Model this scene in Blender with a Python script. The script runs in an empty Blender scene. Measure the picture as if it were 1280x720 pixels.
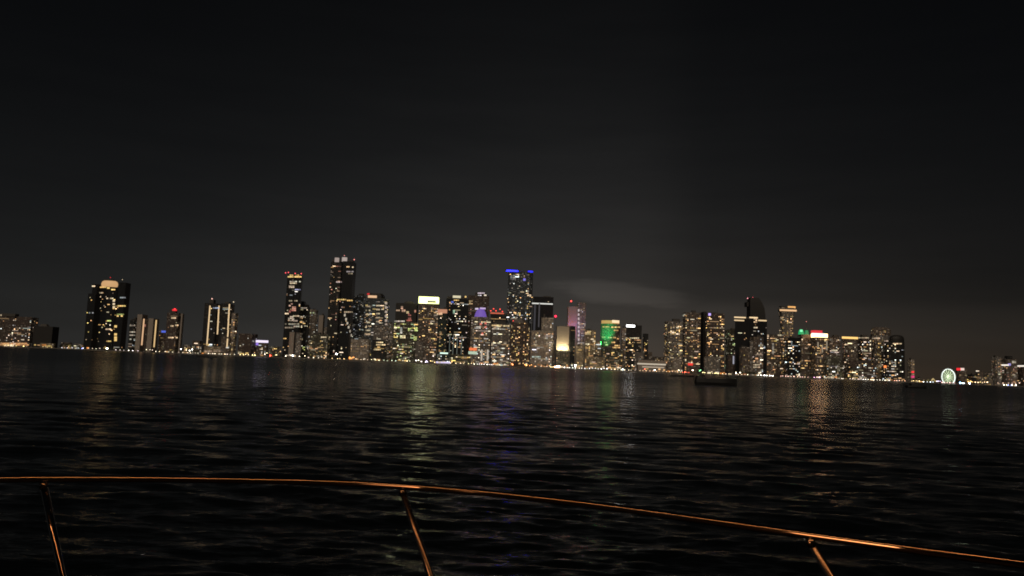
import bpy, bmesh, math, random
import numpy as np
from mathutils import Vector, Matrix

random.seed(11)
rng = np.random.default_rng(5)
R = math.radians
sc = bpy.context.scene
COL = sc.collection

# ------------------------------------------------------------------ camera
F = 960.0                      # focal length in 1280-px units
CAMZ = 2.8
PITCH, ROLL = math.atan(97.2 / F), R(2.26)
R0 = Vector((1, 0, 0)); FW = Vector((0, math.cos(PITCH), math.sin(PITCH))); U0 = Vector((0, -math.sin(PITCH), math.cos(PITCH)))
RT = math.cos(ROLL) * R0 + math.sin(ROLL) * U0
UP = -math.sin(ROLL) * R0 + math.cos(ROLL) * U0
cam = bpy.data.cameras.new('camera'); camo = bpy.data.objects.new('camera', cam); COL.objects.link(camo)
cam.sensor_width = 36.0; cam.lens = 36.0 * F / 1280; cam.clip_start = 0.05; cam.clip_end = 80000
m3 = Matrix((RT, UP, -FW)).transposed().to_4x4(); m3.translation = (0, 0, CAMZ)
camo.matrix_world = m3
sc.camera = camo

def ray(u, v):
    return FW * F + RT * (u - 640) - UP * (v - 360)
def at(u, v, Y):
    d = ray(u, v); s = Y / d.y
    return Vector((d.x * s, Y, CAMZ + d.z * s))
def proj(p):
    q = Vector(p) - Vector((0, 0, CAMZ)); z = q.dot(FW)
    return 640 + F * q.dot(RT) / z, 360 - F * q.dot(UP) / z
def shore_v(u):
    return 434.3 + 0.0395 * u

GZ = 2.0                       # quay level above the water

# ------------------------------------------------------------------ render / view
sc.view_settings.view_transform = 'Standard'; sc.view_settings.look = 'None'
sc.view_settings.exposure = 0.0; sc.view_settings.gamma = 1.0
sc.render.engine = 'CYCLES'
cy = sc.cycles
cy.use_denoising = True
cy.max_bounces = 5; cy.diffuse_bounces = 2; cy.glossy_bounces = 3; cy.transmission_bounces = 2
cy.caustics_reflective = False; cy.caustics_refractive = False
cy.sample_clamp_indirect = 2.0; cy.sample_clamp_direct = 40.0
cy.filter_width = 1.8

# ------------------------------------------------------------------ node helpers
def newmat(name):
    m = bpy.data.materials.new(name); m.use_nodes = True
    nt = m.node_tree; b = nt.nodes['Principled BSDF']
    return m, nt, b
class N:
    def __init__(s, nt): s.nt = nt
    def node(s, t, **k):
        n = s.nt.nodes.new(t)
        for a, b in k.items(): setattr(n, a, b)
        return n
    def link(s, a, b): s.nt.links.new(a, b)
    def m(s, op, a, b=None, c=None, clamp=False):
        n = s.nt.nodes.new('ShaderNodeMath'); n.operation = op; n.use_clamp = clamp
        for i, x in enumerate((a, b, c)):
            if x is None: continue
            if isinstance(x, (int, float)): n.inputs[i].default_value = x
            else: s.nt.links.new(x, n.inputs[i])
        return n.outputs[0]
    def mix(s, f, a, b):
        n = s.nt.nodes.new('ShaderNodeMix'); n.data_type = 'RGBA'
        for i, x in ((0, f), (6, a), (7, b)):
            if isinstance(x, (int, float)): n.inputs[i].default_value = x
            elif isinstance(x, tuple): n.inputs[i].default_value = (*x[:3], 1)
            else: s.nt.links.new(x, n.inputs[i])
        return n.outputs[2]
    def step(s, x, a, b):
        n = s.nt.nodes.new('ShaderNodeMapRange'); n.interpolation_type = 'SMOOTHSTEP'
        s.nt.links.new(x, n.inputs[0]); n.inputs[1].default_value = a; n.inputs[2].default_value = b
        return n.outputs[0]

def facade(name, wall, glass=(0.02, 0.022, 0.025), gw=0.7, gh=0.62, frac=0.3, dim=0.06, tint=(1, .62, .32), rough=0.75, slab=None):
    """wall with one window opening per UV cell; some rooms dimly lit behind their glass"""
    m, nt, b = newmat(name); n = N(nt)
    tc = n.node('ShaderNodeTexCoord'); sp = n.node('ShaderNodeSeparateXYZ'); n.link(tc.outputs['UV'], sp.inputs[0])
    u, v = sp.outputs[0], sp.outputs[1]
    fu, fv = n.m('FRACT', u), n.m('FRACT', v)
    mu = n.m('LESS_THAN', n.m('ABSOLUTE', n.m('SUBTRACT', fu, 0.5)), gw / 2)
    mv = n.m('LESS_THAN', n.m('ABSOLUTE', n.m('SUBTRACT', fv, 0.55)), gh / 2)
    mask = n.m('MULTIPLY', mu, mv)
    oi = n.node('ShaderNodeObjectInfo')
    cx = n.node('ShaderNodeCombineXYZ')
    n.link(n.m('FLOOR', u), cx.inputs[0]); n.link(n.m('FLOOR', v), cx.inputs[1]); n.link(n.m('MULTIPLY', oi.outputs['Random'], 371.0), cx.inputs[2])
    wn = n.node('ShaderNodeTexWhiteNoise', noise_dimensions='3D'); n.link(cx.outputs[0], wn.inputs['Vector'])
    # grime and panel tone on the wall itself
    no = n.node('ShaderNodeTexNoise'); no.inputs['Scale'].default_value = 0.06; no.inputs['Detail'].default_value = 4
    n.link(tc.outputs['Object'], no.inputs['Vector'])
    tone = n.mix(no.outputs[0], tuple(c * 0.72 for c in wall), tuple(c * 1.2 for c in wall))
    if slab:
        ms = n.m('LESS_THAN', fv, 0.2); tone = n.mix(ms, tone, slab)
    n.link(n.mix(mask, tone, glass), b.inputs['Base Color'])
    rr = n.m('MULTIPLY_ADD', mask, 0.08 - rough, rough); n.link(rr, b.inputs['Roughness'])
    sc2 = n.node('ShaderNodeSeparateColor'); n.link(wn.outputs['Color'], sc2.inputs[0])
    on = n.m('LESS_THAN', wn.outputs['Value'], frac)
    lev = n.m('MULTIPLY', n.m('POWER', sc2.outputs[0], 3.0), dim * 9.0)
    n.link(n.mix(sc2.outputs[1], tint, (0.95, 0.85, 0.68)), b.inputs['Emission Color'])
    n.link(n.m('MULTIPLY', n.m('MULTIPLY', on, mask), lev), b.inputs['Emission Strength'])
    m.cycles.emission_sampling = 'NONE'
    return m

def plain(name, col, rough=0.8, metal=0.0, var=0.2, scale=0.3):
    m, nt, b = newmat(name); n = N(nt)
    tc = n.node('ShaderNodeTexCoord'); no = n.node('ShaderNodeTexNoise'); no.inputs['Scale'].default_value = scale; no.inputs['Detail'].default_value = 5
    n.link(tc.outputs['Object'], no.inputs['Vector'])
    n.link(n.mix(no.outputs[0], tuple(c * (1 - var) for c in col), tuple(c * (1 + var) for c in col)), b.inputs['Base Color'])
    b.inputs['Roughness'].default_value = rough; b.inputs['Metallic'].default_value = metal
    return m

def glow(name):
    """lamp, lit glass or roof piece made to glow: colour from the object's colour, strength from its alpha"""
    m, nt, b = newmat(name); n = N(nt)
    oi = n.node('ShaderNodeObjectInfo')
    b.inputs['Base Color'].default_value = (0.05, 0.05, 0.05, 1)
    n.link(oi.outputs['Color'], b.inputs['Emission Color'])
    n.link(oi.outputs['Alpha'], b.inputs['Emission Strength'])
    return m

M = {}
M['dark'] = facade('dark_glass_facade', (0.03, 0.028, 0.027), gw=.8, gh=.7, frac=.35, dim=.07, rough=.5)
M['black'] = facade('black_glass_facade', (0.012, 0.012, 0.013), gw=.86, gh=.8, frac=.08, dim=.02, rough=.4)
M['brown'] = facade('brown_masonry_facade', (0.15, 0.118, 0.098), gw=.62, gh=.5, frac=.55, dim=.16)
M['red'] = facade('red_brown_facade', (0.10, 0.072, 0.062), gw=.62, gh=.5, frac=.5, dim=.11)
M['pale'] = facade('pale_concrete_facade', (0.36, 0.31, 0.27), gw=.6, gh=.5, frac=.6, dim=.18, slab=(.4, .35, .3))
M['grey'] = facade('grey_concrete_facade', (0.22, 0.20, 0.185), gw=.66, gh=.55, frac=.6, dim=.17, slab=(.28, .25, .23))
M['blue'] = facade('blue_grey_facade', (0.10, 0.115, 0.13), gw=.75, gh=.65, frac=.5, dim=.13, tint=(.75, .8, .85))
M['teal'] = facade('teal_glass_facade', (0.06, 0.085, 0.08), gw=.8, gh=.65, frac=.3, dim=.05, tint=(.7, .9, .75))
M['olive'] = facade('olive_facade', (0.11, 0.10, 0.07), gw=.7, gh=.6, frac=.55, dim=.15, tint=(.9, .8, .4))
M['gold'] = facade('tan_stone_facade', (0.34, 0.27, 0.18), gw=.6, gh=.5, frac=.6, dim=.2, tint=(1, .68, .3))
M['blank'] = plain('blank_concrete', (0.33, 0.285, 0.25), .85)
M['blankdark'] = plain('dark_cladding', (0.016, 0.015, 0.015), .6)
M['roof'] = plain('roof_plant', (0.08, 0.075, 0.07), .9)
M['steel'] = plain('painted_steel', (0.10, 0.10, 0.10), .5)
M['glow'] = glow('lit_glass')
M['lamp'] = glow('lamp_glow')
M['frame'] = plain('window_frame', (0.05, 0.045, 0.04), .6)

WARM = (1, .56, .24); GOLD = (1, .66, .22); WHITE = (1, .78, .50); PALE = (1, .86, .66); COOL = (.84, .92, .97); GREEN = (.72, 1, .5); LIME = (.85, 1, .3)
PINK = (1, .42, .3); ORANGE = (1, .36, .08); RED = (1, .03, .04); BLUE = (.05, .05, 1); PURPLE = (.42, .2, 1)
PAL = {
    'warm': [WARM, WARM, WHITE, GOLD], 'mix': [WARM, WHITE, PALE, WHITE, COOL, GOLD], 'gold': [GOLD, GOLD, WARM, WHITE],
    'white': [WHITE, PALE, PALE, WARM, COOL], 'green': [GREEN, LIME, WHITE, GOLD, PALE], 'cool': [COOL, PALE, WHITE, COOL], 'pink': [PINK, WARM, WHITE, PALE],
}

# ------------------------------------------------------------------ mesh helpers
def link(name, me, parent=None, loc=(0, 0, 0)):
    o = bpy.data.objects.new(name, me); COL.objects.link(o); o.location = loc
    if parent: o.parent = parent
    return o
def tag(o, label=None, cat=None, group=None, kind=None):
    if label: o['label'] = label
    if cat: o['category'] = cat
    if group: o['group'] = group
    if kind: o['kind'] = kind
    return o
def mesh(name, verts, faces, mats, uvs=None, fmat=None, smooth=False):
    me = bpy.data.meshes.new(name); me.from_pydata([tuple(v) for v in verts], [], faces)
    for m in (mats if isinstance(mats, (list, tuple)) else [mats]): me.materials.append(m)
    if uvs is not None:
        l = me.uv_layers.new(name='UVMap'); l.data.foreach_set('uv', [c for f in uvs for p in f for c in p])
    if fmat: me.polygons.foreach_set('material_index', fmat)
    if smooth: me.polygons.foreach_set('use_smooth', [True] * len(me.polygons))
    me.update(); return me
def box_mesh(name, x0, x1, y0, y1, z0, z1, mat):
    v = [(x, y, z) for z in (z0, z1) for y in (y0, y1) for x in (x0, x1)]
    f = [(0, 2, 3, 1), (4, 5, 7, 6), (0, 1, 5, 4), (1, 3, 7, 5), (3, 2, 6, 7), (2, 0, 4, 6)]
    return mesh(name, v, f, mat)
def tube(path, r, n=10):
    """verts, faces of a capped tube along a polyline; r may be a list"""
    P = [Vector(p) for p in path]; V = []; Fc = []
    rs = r if isinstance(r, (list, tuple)) else [r] * len(P)
    prev = None
    for i, p in enumerate(P):
        t = (P[min(i + 1, len(P) - 1)] - P[max(i - 1, 0)]).normalized()
        a = Vector((0, 0, 1)) if abs(t.z) < .9 else Vector((1, 0, 0))
        if prev is not None: a = prev
        s = t.cross(a)
        if s.length < 1e-6: s = t.cross(Vector((0, 1, 0)))
        s.normalize(); a2 = s.cross(t).normalized(); prev = a2
        for k in range(n):
            an = 2 * math.pi * k / n; V.append(p + (s * math.cos(an) + a2 * math.sin(an)) * rs[i])
    for i in range(len(P) - 1):
        for k in range(n):
            a, b = i * n + k, i * n + (k + 1) % n
            Fc.append((a, b, b + n, a + n))
    Fc.append(tuple(range(n))[::-1]); Fc.append(tuple(range((len(P) - 1) * n, len(P) * n)))
    return V, Fc
def join(*parts):
    V = []; Fc = []
    for v, f in parts:
        o = len(V); V += list(v); Fc += [tuple(i + o for i in q) for q in f]
    return V, Fc
def sphere_mesh(name, mat, n=10, m=6):
    V = [(0, 0, -1)]; Fc = []
    for j in range(1, m):
        a = -math.pi / 2 + math.pi * j / m
        for i in range(n):
            b = 2 * math.pi * i / n; V.append((math.cos(a) * math.cos(b), math.cos(a) * math.sin(b), math.sin(a)))
    V.append((0, 0, 1)); T = len(V) - 1
    for i in range(n):
        Fc.append((0, 1 + (i + 1) % n, 1 + i)); Fc.append((T, 1 + (m - 2) * n + i, 1 + (m - 2) * n + (i + 1) % n))
        for j in range(m - 2):
            a = 1 + j * n + i; b = 1 + j * n + (i + 1) % n; Fc.append((a, b, b + n, a + n))
    return mesh(name, V, Fc, mat, smooth=True)

# a window unit: glowing glass in a dark frame, 1 x 1 m facing -y, scaled per window
WINV = [(-.5, 0, -.5), (.5, 0, -.5), (.5, 0, .5), (-.5, 0, .5), (-.5, -.15, -.5), (.5, -.15, -.5), (.5, -.15, .5), (-.5, -.15, .5)]
WINF = [(4, 5, 6, 7), (0, 1, 5, 4), (1, 2, 6, 5), (2, 3, 7, 6), (3, 0, 4, 7), (3, 2, 1, 0)]
WIN = mesh('window', WINV, WINF, [M['glow'], M['frame']], fmat=[0, 1, 1, 1, 1, 1])
BEACON = sphere_mesh('beacon', M['lamp'], 10, 6)

ALL = []
VOLS = []            # every building volume: (poly2d, z0, z1) in world coordinates, for hiding tests
PENDING = []         # windows waiting for that test

class Bld:
    def __init__(s, name, label, cat, Y, floor=3.4, bay=4.2, group='buildings of the waterfront skyline'):
        s.name, s.label, s.cat, s.Y, s.fl, s.bay, s.group = name, label, cat, Y, floor, bay, group
        s.root = None; s.vols = []; ALL.append(s)
    def _root(s, x, y):
        if s.root is None:
            s.root = bpy.data.objects.new(s.name, None); COL.objects.link(s.root); s.root.location = (x, y, GZ)
            s.root.empty_display_size = 20
            tag(s.root, s.label, s.cat, s.group)
        return s.root
    def vol(s, u0, u1, vt, vb=None, dy=0, d=30, rot=0, shape='rect', mat='dark', part='wall', rings=None, label=None, obj=None, z0=None):
        Y = s.Y + dy; uc = (u0 + u1) / 2
        vbb = vb if vb is not None else shore_v(uc) - 1
        vm = (vt + vbb) / 2 if z0 is None else vt
        # the silhouette seen from the boat: off the axis the far corner of the inner side counts
        q0, q1 = at(u0, vm, Y), at(u1, vm, Y); tn = abs((q0.x + q1.x) / 2) / Y
        if tn > .02: d = min(d, .55 * (q1.x - q0.x) / tn)
        de = d if (shape == 'rect' and rot == 0) else d * .4
        x0 = q0.x if q0.x < 0 else at(u0, vm, Y + de).x
        x1 = q1.x if q1.x > 0 else at(u1, vm, Y + de).x
        z1 = at(uc, vt, Y).z; z0 = z0 if z0 is not None else (GZ if vb is None else at(uc, vb, Y).z)
        W = x1 - x0; xc = (x0 + x1) / 2
        if shape == 'rect':
            t = R(abs(rot)); dd = min(d, W * .75 / max(math.sin(t), .01))
            w = (W - dd * math.sin(t)) / math.cos(t)
            P = [(-w / 2, -dd / 2), (w / 2, -dd / 2), (w / 2, dd / 2), (-w / 2, dd / 2)]
            c, sn = math.cos(R(rot)), math.sin(R(rot))
            P = [(x * c - y * sn, x * sn + y * c) for x, y in P]
        elif shape == 'cyl':
            P = [(W / 2 * math.cos(2 * math.pi * k / 24), d / 2 * math.sin(2 * math.pi * k / 24)) for k in range(24)]
        elif shape == 'round':
            P = []
            for k in range(24):
                a = 2 * math.pi * k / 24; ca, sa = math.cos(a), math.sin(a)
                P.append((W / 2 * math.copysign(abs(ca) ** .5, ca), d / 2 * math.copysign(abs(sa) ** .5, sa)))
        elif shape == 'oct':
            k = min(W, d) * .28
            P = [(-W/2 + k, -d/2), (W/2 - k, -d/2), (W/2, -d/2 + k), (W/2, d/2 - k), (W/2 - k, d/2), (-W/2 + k, d/2), (-W/2, d/2 - k), (-W/2, -d/2 + k)]
        my = min(p[1] for p in P); yc = Y - my
        return s.loft([(x, y) for x, y in P], xc, yc, z0, z1, rings, mat, part, label, obj)
    def loft(s, P, xc, yc, z0, z1, rings, mat, part, label=None, obj=None):
        root = s._root(xc, yc)
        ox, oy = xc - root.location.x, yc - root.location.y
        rings = rings or [(0, 1, 1, 0), (1, 1, 1, 0)]       # (height fraction, x scale, y scale, x shift as share of half width)
        n = len(P); hw = max(abs(p[0]) for p in P)
        V = []
        for t, sx, sy, sh in rings:
            for x, y in P: V.append((ox + x * sx + sh * hw, oy + y * sy, z0 - GZ + (z1 - z0) * t))
        cells = []
        tot = 0
        for k in range(n):
            L = math.dist(P[k], P[(k + 1) % n]); c = max(1, round(L / s.bay)); cells.append((tot, c)); tot += c
        Fc = []; UV = []
        for r in range(len(rings) - 1):
            va, vb = (z1 - z0) * rings[r][0] / s.fl, (z1 - z0) * rings[r + 1][0] / s.fl
            for k in range(n):
                a, b = r * n + k, r * n + (k + 1) % n
                Fc.append((a, b, b + n, a + n)); u, c = cells[k]
                UV.append([(u, va), (u + c, va), (u + c, vb), (u, vb)])
        top = tuple(range((len(rings) - 1) * n, len(rings) * n)); Fc.append(top); UV.append([(0.02, 0.02)] * n)
        Fc.append(tuple(range(n))[::-1]); UV.append([(0.02, 0.02)] * n)
        mt = M[mat] if isinstance(mat, str) else mat
        me = mesh(part, V, Fc, [mt, M['roof']], UV, [0] * (len(Fc) - 2) + [1, 1])
        o = link(part, me, root if obj is None else obj)
        if label: o['label'] = label
        W = [(x * 1 + xc, y + yc) for x, y in P]
        rec = dict(P=W, z0=z0, z1=z1, cells=cells, obj=o, rings=rings, xc=xc, yc=yc)
        s.vols.append(rec); VOLS.append((W, z0, z1))
        return rec
    # ---- lit windows
    def _win(s, p, ang, w, h, colr, st, name='window', prio=0):
        PENDING.append((prio, random.random(), s, Vector(p), ang, w, h, colr, st, name))
    def windows(s, n, pal='warm', vol=-1, st=.6, t0=.03, t1=.97, wide=.2, cluster=1.0, u0=None, u1=None):
        rec = s.vols[vol]; P = rec['P']; nv = len(P); cs = []
        nf = max(1, int((rec['z1'] - rec['z0']) / s.fl))
        fw = np.exp(rng.normal(0, .8 * cluster, nf + 1))
        for k in range(nv):
            a, b = P[k], P[(k + 1) % nv]
            nx, ny = b[1] - a[1], -(b[0] - a[0]); L = math.hypot(nx, ny)
            mx, my = (a[0] + b[0]) / 2, (a[1] + b[1]) / 2
            face = -(nx * mx + ny * my) / (L * math.hypot(mx, my))
            if face < .12: continue
            c = rec['cells'][k][1]
            cw = np.exp(rng.normal(0, .8 * cluster, c))
            for i in range(c):
                for j in range(int(nf * t0), max(int(nf * t1), int(nf * t0) + 1)):
                    cs.append((cw[i] * fw[j] * face, k, i, j, c, L))
        if not cs: return
        w = np.array([c[0] for c in cs]); w /= w.sum()
        idx = rng.choice(len(cs), size=min(int(n * 1.7), len(cs)), replace=False, p=w)
        for q in idx:
            _, k, i, j, c, L = cs[q]
            a, b = Vector(P[k]), Vector(P[(k + 1) % nv])
            nb = 1
            rr = random.random()
            dimband = rr > .93
            if dimband: nb = random.randint(4, 7)
            elif rr < wide * .4: nb = 3
            elif rr < wide: nb = 2
            nb = min(nb, c - i)
            t = (i + nb / 2) / c; p2 = a + (b - a) * t
            z = rec['z0'] + (j + .55) * s.fl
            colr = random.choice(PAL[pal]); f = random.uniform(.85, 1.15)
            colr = (colr[0], min(1, colr[1] * f), min(1, colr[2] * f * random.uniform(.8, 1.2)))
            stt = 1.75 * st * math.exp(random.gauss(-.25, .8))
            if dimband: stt = min(stt, .8) * .45
            s._win((p2.x, p2.y, z), math.atan2(b.y - a.y, b.x - a.x), L / c * nb * (.62 if nb == 1 else .86), s.fl * .58, colr, min(stt, 3.5), 'window')
    def strip(s, u0, u1, v, hpx, colr, st=1.0, name='window', vol=None, out=0.0):
        """a lit band of glass where the line of sight at (u, v) first meets this building's wall"""
        u = (u0 + u1) / 2; d = ray(u, v); best = None
        for rec in (s.vols if vol is None else [s.vols[vol]]):
            P = rec['P']; nv = len(P)
            for k in range(nv):
                a, b = Vector(P[k]), Vector(P[(k + 1) % nv]); e = b - a
                den = d.x * e.y - d.y * e.x
                if abs(den) < 1e-9: continue
                t = (a.x * e.y - a.y * e.x) / den; q = (a.x * d.y - a.y * d.x) / den
                if t <= 0 or q < -.02 or q > 1.02: continue
                z = CAMZ + d.z * t
                if not (rec['z0'] - 4 < z < rec['z1'] + 4): continue
                if best is None or t < best[0]: best = (t, a, b, z)
        if best is None: return
        if name == 'window' and (u1 - u0 > 3.4 or hpx > 3):        # a lit floor is a run of rooms, not one pane
            nc, nr_ = max(1, round((u1 - u0) / 2.3)), max(1, round(hpx / 1.9)); cw, ch = (u1 - u0) / nc, hpx / nr_
            for i in range(nc):
                for j in range(nr_):
                    if random.random() < .13: continue
                    uu, vv = u0 + (i + .5) * cw, v - hpx / 2 + (j + .5) * ch
                    f = random.uniform(.88, 1.12); s.strip(uu - cw * .42, uu + cw * .42, vv, min(ch * .8, 1.7), (colr[0], min(1, colr[1] * f), min(1, colr[2] * f)), st * random.uniform(.45, 1.5), name, vol, out)
            return
        t, a, b, z = best; dist = d.y * t; e = (b - a).normalized()
        vx = Vector((d.x, d.y)).normalized(); cosf = abs(vx.x * e.y - vx.y * e.x)
        w = (u1 - u0) / F * dist / max(cosf, .35); h = hpx / F * dist
        p = Vector((d.x * t, d.y * t, z))
        nrm = Vector((e.y, -e.x)); p.x += nrm.x * (.12 + out); p.y += nrm.y * (.12 + out)
        s._win(p, math.atan2(e.y, e.x), w, h, colr, st, name, 1)
    def column(s, u0, v0, u1, v1, wpx, colr, st, name='light_strip'):
        v = (v0 + v1) / 2; s.strip((u0 + u1) / 2 - wpx / 2, (u0 + u1) / 2 + wpx / 2, v, abs(v1 - v0), colr, st, name)
    def beacon(s, u, v, colr=RED, st=6, r=1.6, dy=4, mast=True):
        p = at(u, v, s.Y + dy); root = s.root
        o = link('beacon', BEACON, root, p - root.location); o.scale = (r, r, r); o.color = (*colr, st)
        # its mast, down to the roof below it
        zt = GZ
        for rec in s.vols:
            xs = [q[0] for q in rec['P']]
            if min(xs) - 3 <= p.x <= max(xs) + 3: zt = max(zt, rec['z1'])
        if mast and p.z - zt > .5:
            V, Fc = tube([(p.x, p.y, zt - .5), (p.x, p.y, p.z - r * .6)], .35, 6)
            rl = root.location
            link('mast', mesh('mast', [Vector(q) - rl for q in V], Fc, M['steel']), root)
        return o
    def box(s, part, u0, u1, vt, on=0, dy=5, d=14, mat='roof', colr=None, st=1.0, rot=0, shape='rect', rings=None, vb=None):
        """a roof piece standing on volume number `on`, or hanging between vt and vb"""
        r = s.vol(u0, u1, vt, vb, dy=dy, d=d, rot=rot, shape=shape, mat=mat, part=part, rings=rings, z0=None if vb else s.vols[on]['z1'] - .3)
        if colr:
            r['obj'].color = (*colr, st)
        return r

def hidden(p, own=None):
    """does a nearer building cover this point as seen from the boat?"""
    px, py, pz = p; dist = math.hypot(px, py)
    for P, z0, z1 in VOLS:
        ys = min(q[1] for q in P)
        if ys > py - 1.5: continue
        t0, t1 = 0.0, 1 - 1.5 / dist; ok = True; n = len(P)
        for k in range(n):
            ax, ay = P[k]; bx, by = P[(k + 1) % n]
            nx, ny = by - ay, -(bx - ax)
            den = nx * px + ny * py; num = nx * ax + ny * ay
            if abs(den) < 1e-9:
                if num < 0: ok = False; break
                continue
            t = num / den
            if den > 0: t1 = min(t1, t)
            else: t0 = max(t0, t)
            if t0 > t1: ok = False; break
        if ok and t0 > 0:
            za = CAMZ + (pz - CAMZ) * t0; zb = CAMZ + (pz - CAMZ) * t1
            if min(za, zb) < z1 and max(za, zb) > z0: return True
    return False

def flush_windows():
    cnt = {}
    PENDING.sort(key=lambda q: (-q[0], q[1]))
    for _, _, b, p, ang, w, h, colr, st, name in PENDING:
        u, v = proj(p)
        if not (-3 < u < 1283): continue
        if hidden(p): continue
        if name == 'window' and cnt.get(b, 0) >= 100: continue
        if name == 'window': cnt[b] = cnt.get(b, 0) + 1
        o = link(name, WIN, b.root, p - b.root.location)
        o.rotation_euler = (0, 0, ang); o.scale = (w, 1, h); o.color = (*colr, st)
    return sum(cnt.values())


#==BUILDINGS==
# u, v are image directions (1280 x 720); every building gets its own distance, footprint and real height
T, AP, OF, LO = 'apartment_tower', 'apartment_building', 'office_tower', 'low_building'

# --- far left
b = Bld(AP, 'wide reddish apartment block at the far left above a brightly lit podium', 'building', 2050)
b.vol(-22, 38, 395, rot=8, d=40, mat='red'); b.box('roof_house', 2, 24, 392, d=16); b.windows(70, 'white', vol=0, st=.5)
b.vol(-22, 37, 428, dy=-9, d=8, mat='gold', part='podium'); b.strip(-2, 36, 430.2, 3.6, (1, .5, .2), .55); b.strip(5, 17, 432, 3.2, (1, .78, .5), 2.0)
for u, v in ((2, 394), (17, 394)): b.strip(u - 1.2, u + 1.2, v, 1.8, WHITE, .5, vol=0)
b = Bld(AP, 'unlit dark block with a hipped top right of the reddish block', 'building', 2060)
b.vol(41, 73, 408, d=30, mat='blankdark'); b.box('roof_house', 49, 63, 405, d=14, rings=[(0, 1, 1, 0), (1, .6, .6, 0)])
b.vol(50, 69, 429, dy=-9, d=8, mat='gold', part='entrance_wing'); b.strip(56, 67, 432.5, 2.6, GOLD, .5)

b = Bld(T, 'tall dark tower with a glowing gold disc crown between stepped wings', 'tower', 2040)
b.vol(107, 124, 367, d=30, mat='black', dy=6); b.windows(22, 'warm', st=.55)
b.vol(112, 124, 355, d=24, mat='black', dy=9, part='upper_wall')
b.vol(120, 148, 358.5, d=34, shape='cyl', mat='black', part='round_bay'); b.windows(60, 'gold', st=.6)
b.box('crown', 124, 147, 350.5, on=2, dy=2, d=28, shape='cyl', mat='glow', colr=(1, .58, .26), st=.6, rings=[(0, .8, .8, 0), (.2, .97, .97, 0), (.55, 1, 1, 0), (.85, .9, .9, 0), (1, .7, .7, 0)])
b.box('crown_cap', 129, 142, 349.2, on=3, dy=8, d=16, shape='cyl')
b.vol(145, 160, 353, d=28, mat='black', dy=7); b.windows(8, 'white', st=.4)
b.beacon(138, 347, RED, 1.2, 1); b.beacon(153, 349.5, WHITE, 1, 1)
for u0, u1, v, st, c in ((147, 157, 382.4, .9, GOLD), (146, 156, 395, .9, GOLD), (146, 155, 393, .5, LIME), (115, 119, 357.7, 1.2, WHITE), (125, 133, 359, .8, GOLD), (134, 137, 360, 1, GOLD), (139, 144, 362, 1.2, GOLD), (124, 131, 366, .4, WHITE),
                      (125, 129, 371, 1, WHITE), (133, 144, 373, .8, WHITE), (150, 157, 372, .35, COOL), (111, 117, 391, .3, COOL), (134, 139, 401, 1, LIME), (132, 139, 411.5, .8, WHITE), (133, 139, 426.5, .7, GOLD)):
    b.strip(u0, u1, v, 1.9, c, st, 'window')
for v in (376, 380, 384): b.strip(141, 143.5, v, 2.4, WHITE, .8)
for v in (408, 418, 422, 425): b.strip(143, 146, v, 2.8, GOLD, .9)

b = Bld(AP, 'brown twin slab building with two vertical warm light strips', 'building', 2045)
b.vol(161, 173, 399, d=30, mat='dark', dy=4); b.windows(10, 'cool', st=.4)
for v, st in ((407, .3), (415, .5), (419, .4), (424, .35)): b.strip(162, 169, v, 1.8, PALE, st, vol=0)
b.vol(170, 183, 393, d=34, mat='blank', part='side_wall'); b.vol(184, 197.5, 398, d=34, mat='blank', part='side_wall'); b.vol(181, 186, 399, d=26, mat='red', part='stair_core', dy=3)
b.strip(177.6, 179.3, 415, 33, (1, .6, .33), .75, 'light_strip'); b.strip(193, 194.6, 417, 34, (1, .66, .3), .75, 'light_strip')
b.strip(180.5, 183.5, 407, 3, PINK, .35)
b = Bld(LO, 'low dark building with a small blue sign beside the brown twin slab', 'building', 2120)
b.vol(198, 210, 413, d=24, mat='brown'); b.strip(202, 207, 414.5, 2.4, (.12, .2, 1), .7, 'sign'); b.windows(7, 'warm', st=.3)

b = Bld(T, 'narrow dark tower with three lit rows and a red roof light', 'tower', 2050)
b.vol(207, 226, 391, d=28, mat='red'); b.windows(6, 'warm', st=.2); b.vol(224.5, 228.5, 392, d=24, dy=3, mat='blank', part='side_wall')
b.box('roof_house', 212, 222, 386.5); b.beacon(218.5, 386.4, RED, 2.2, 2.2)
for u0, u1, v in ((214, 220, 397.5), (213, 217, 407.5), (219, 223, 406.5), (210, 222, 422)): b.strip(u0, u1, v, 2, (1, .72, .42), .8, vol=0)
b.strip(215.5, 221, 387.6, 2.2, RED, .8, 'sign')

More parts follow.
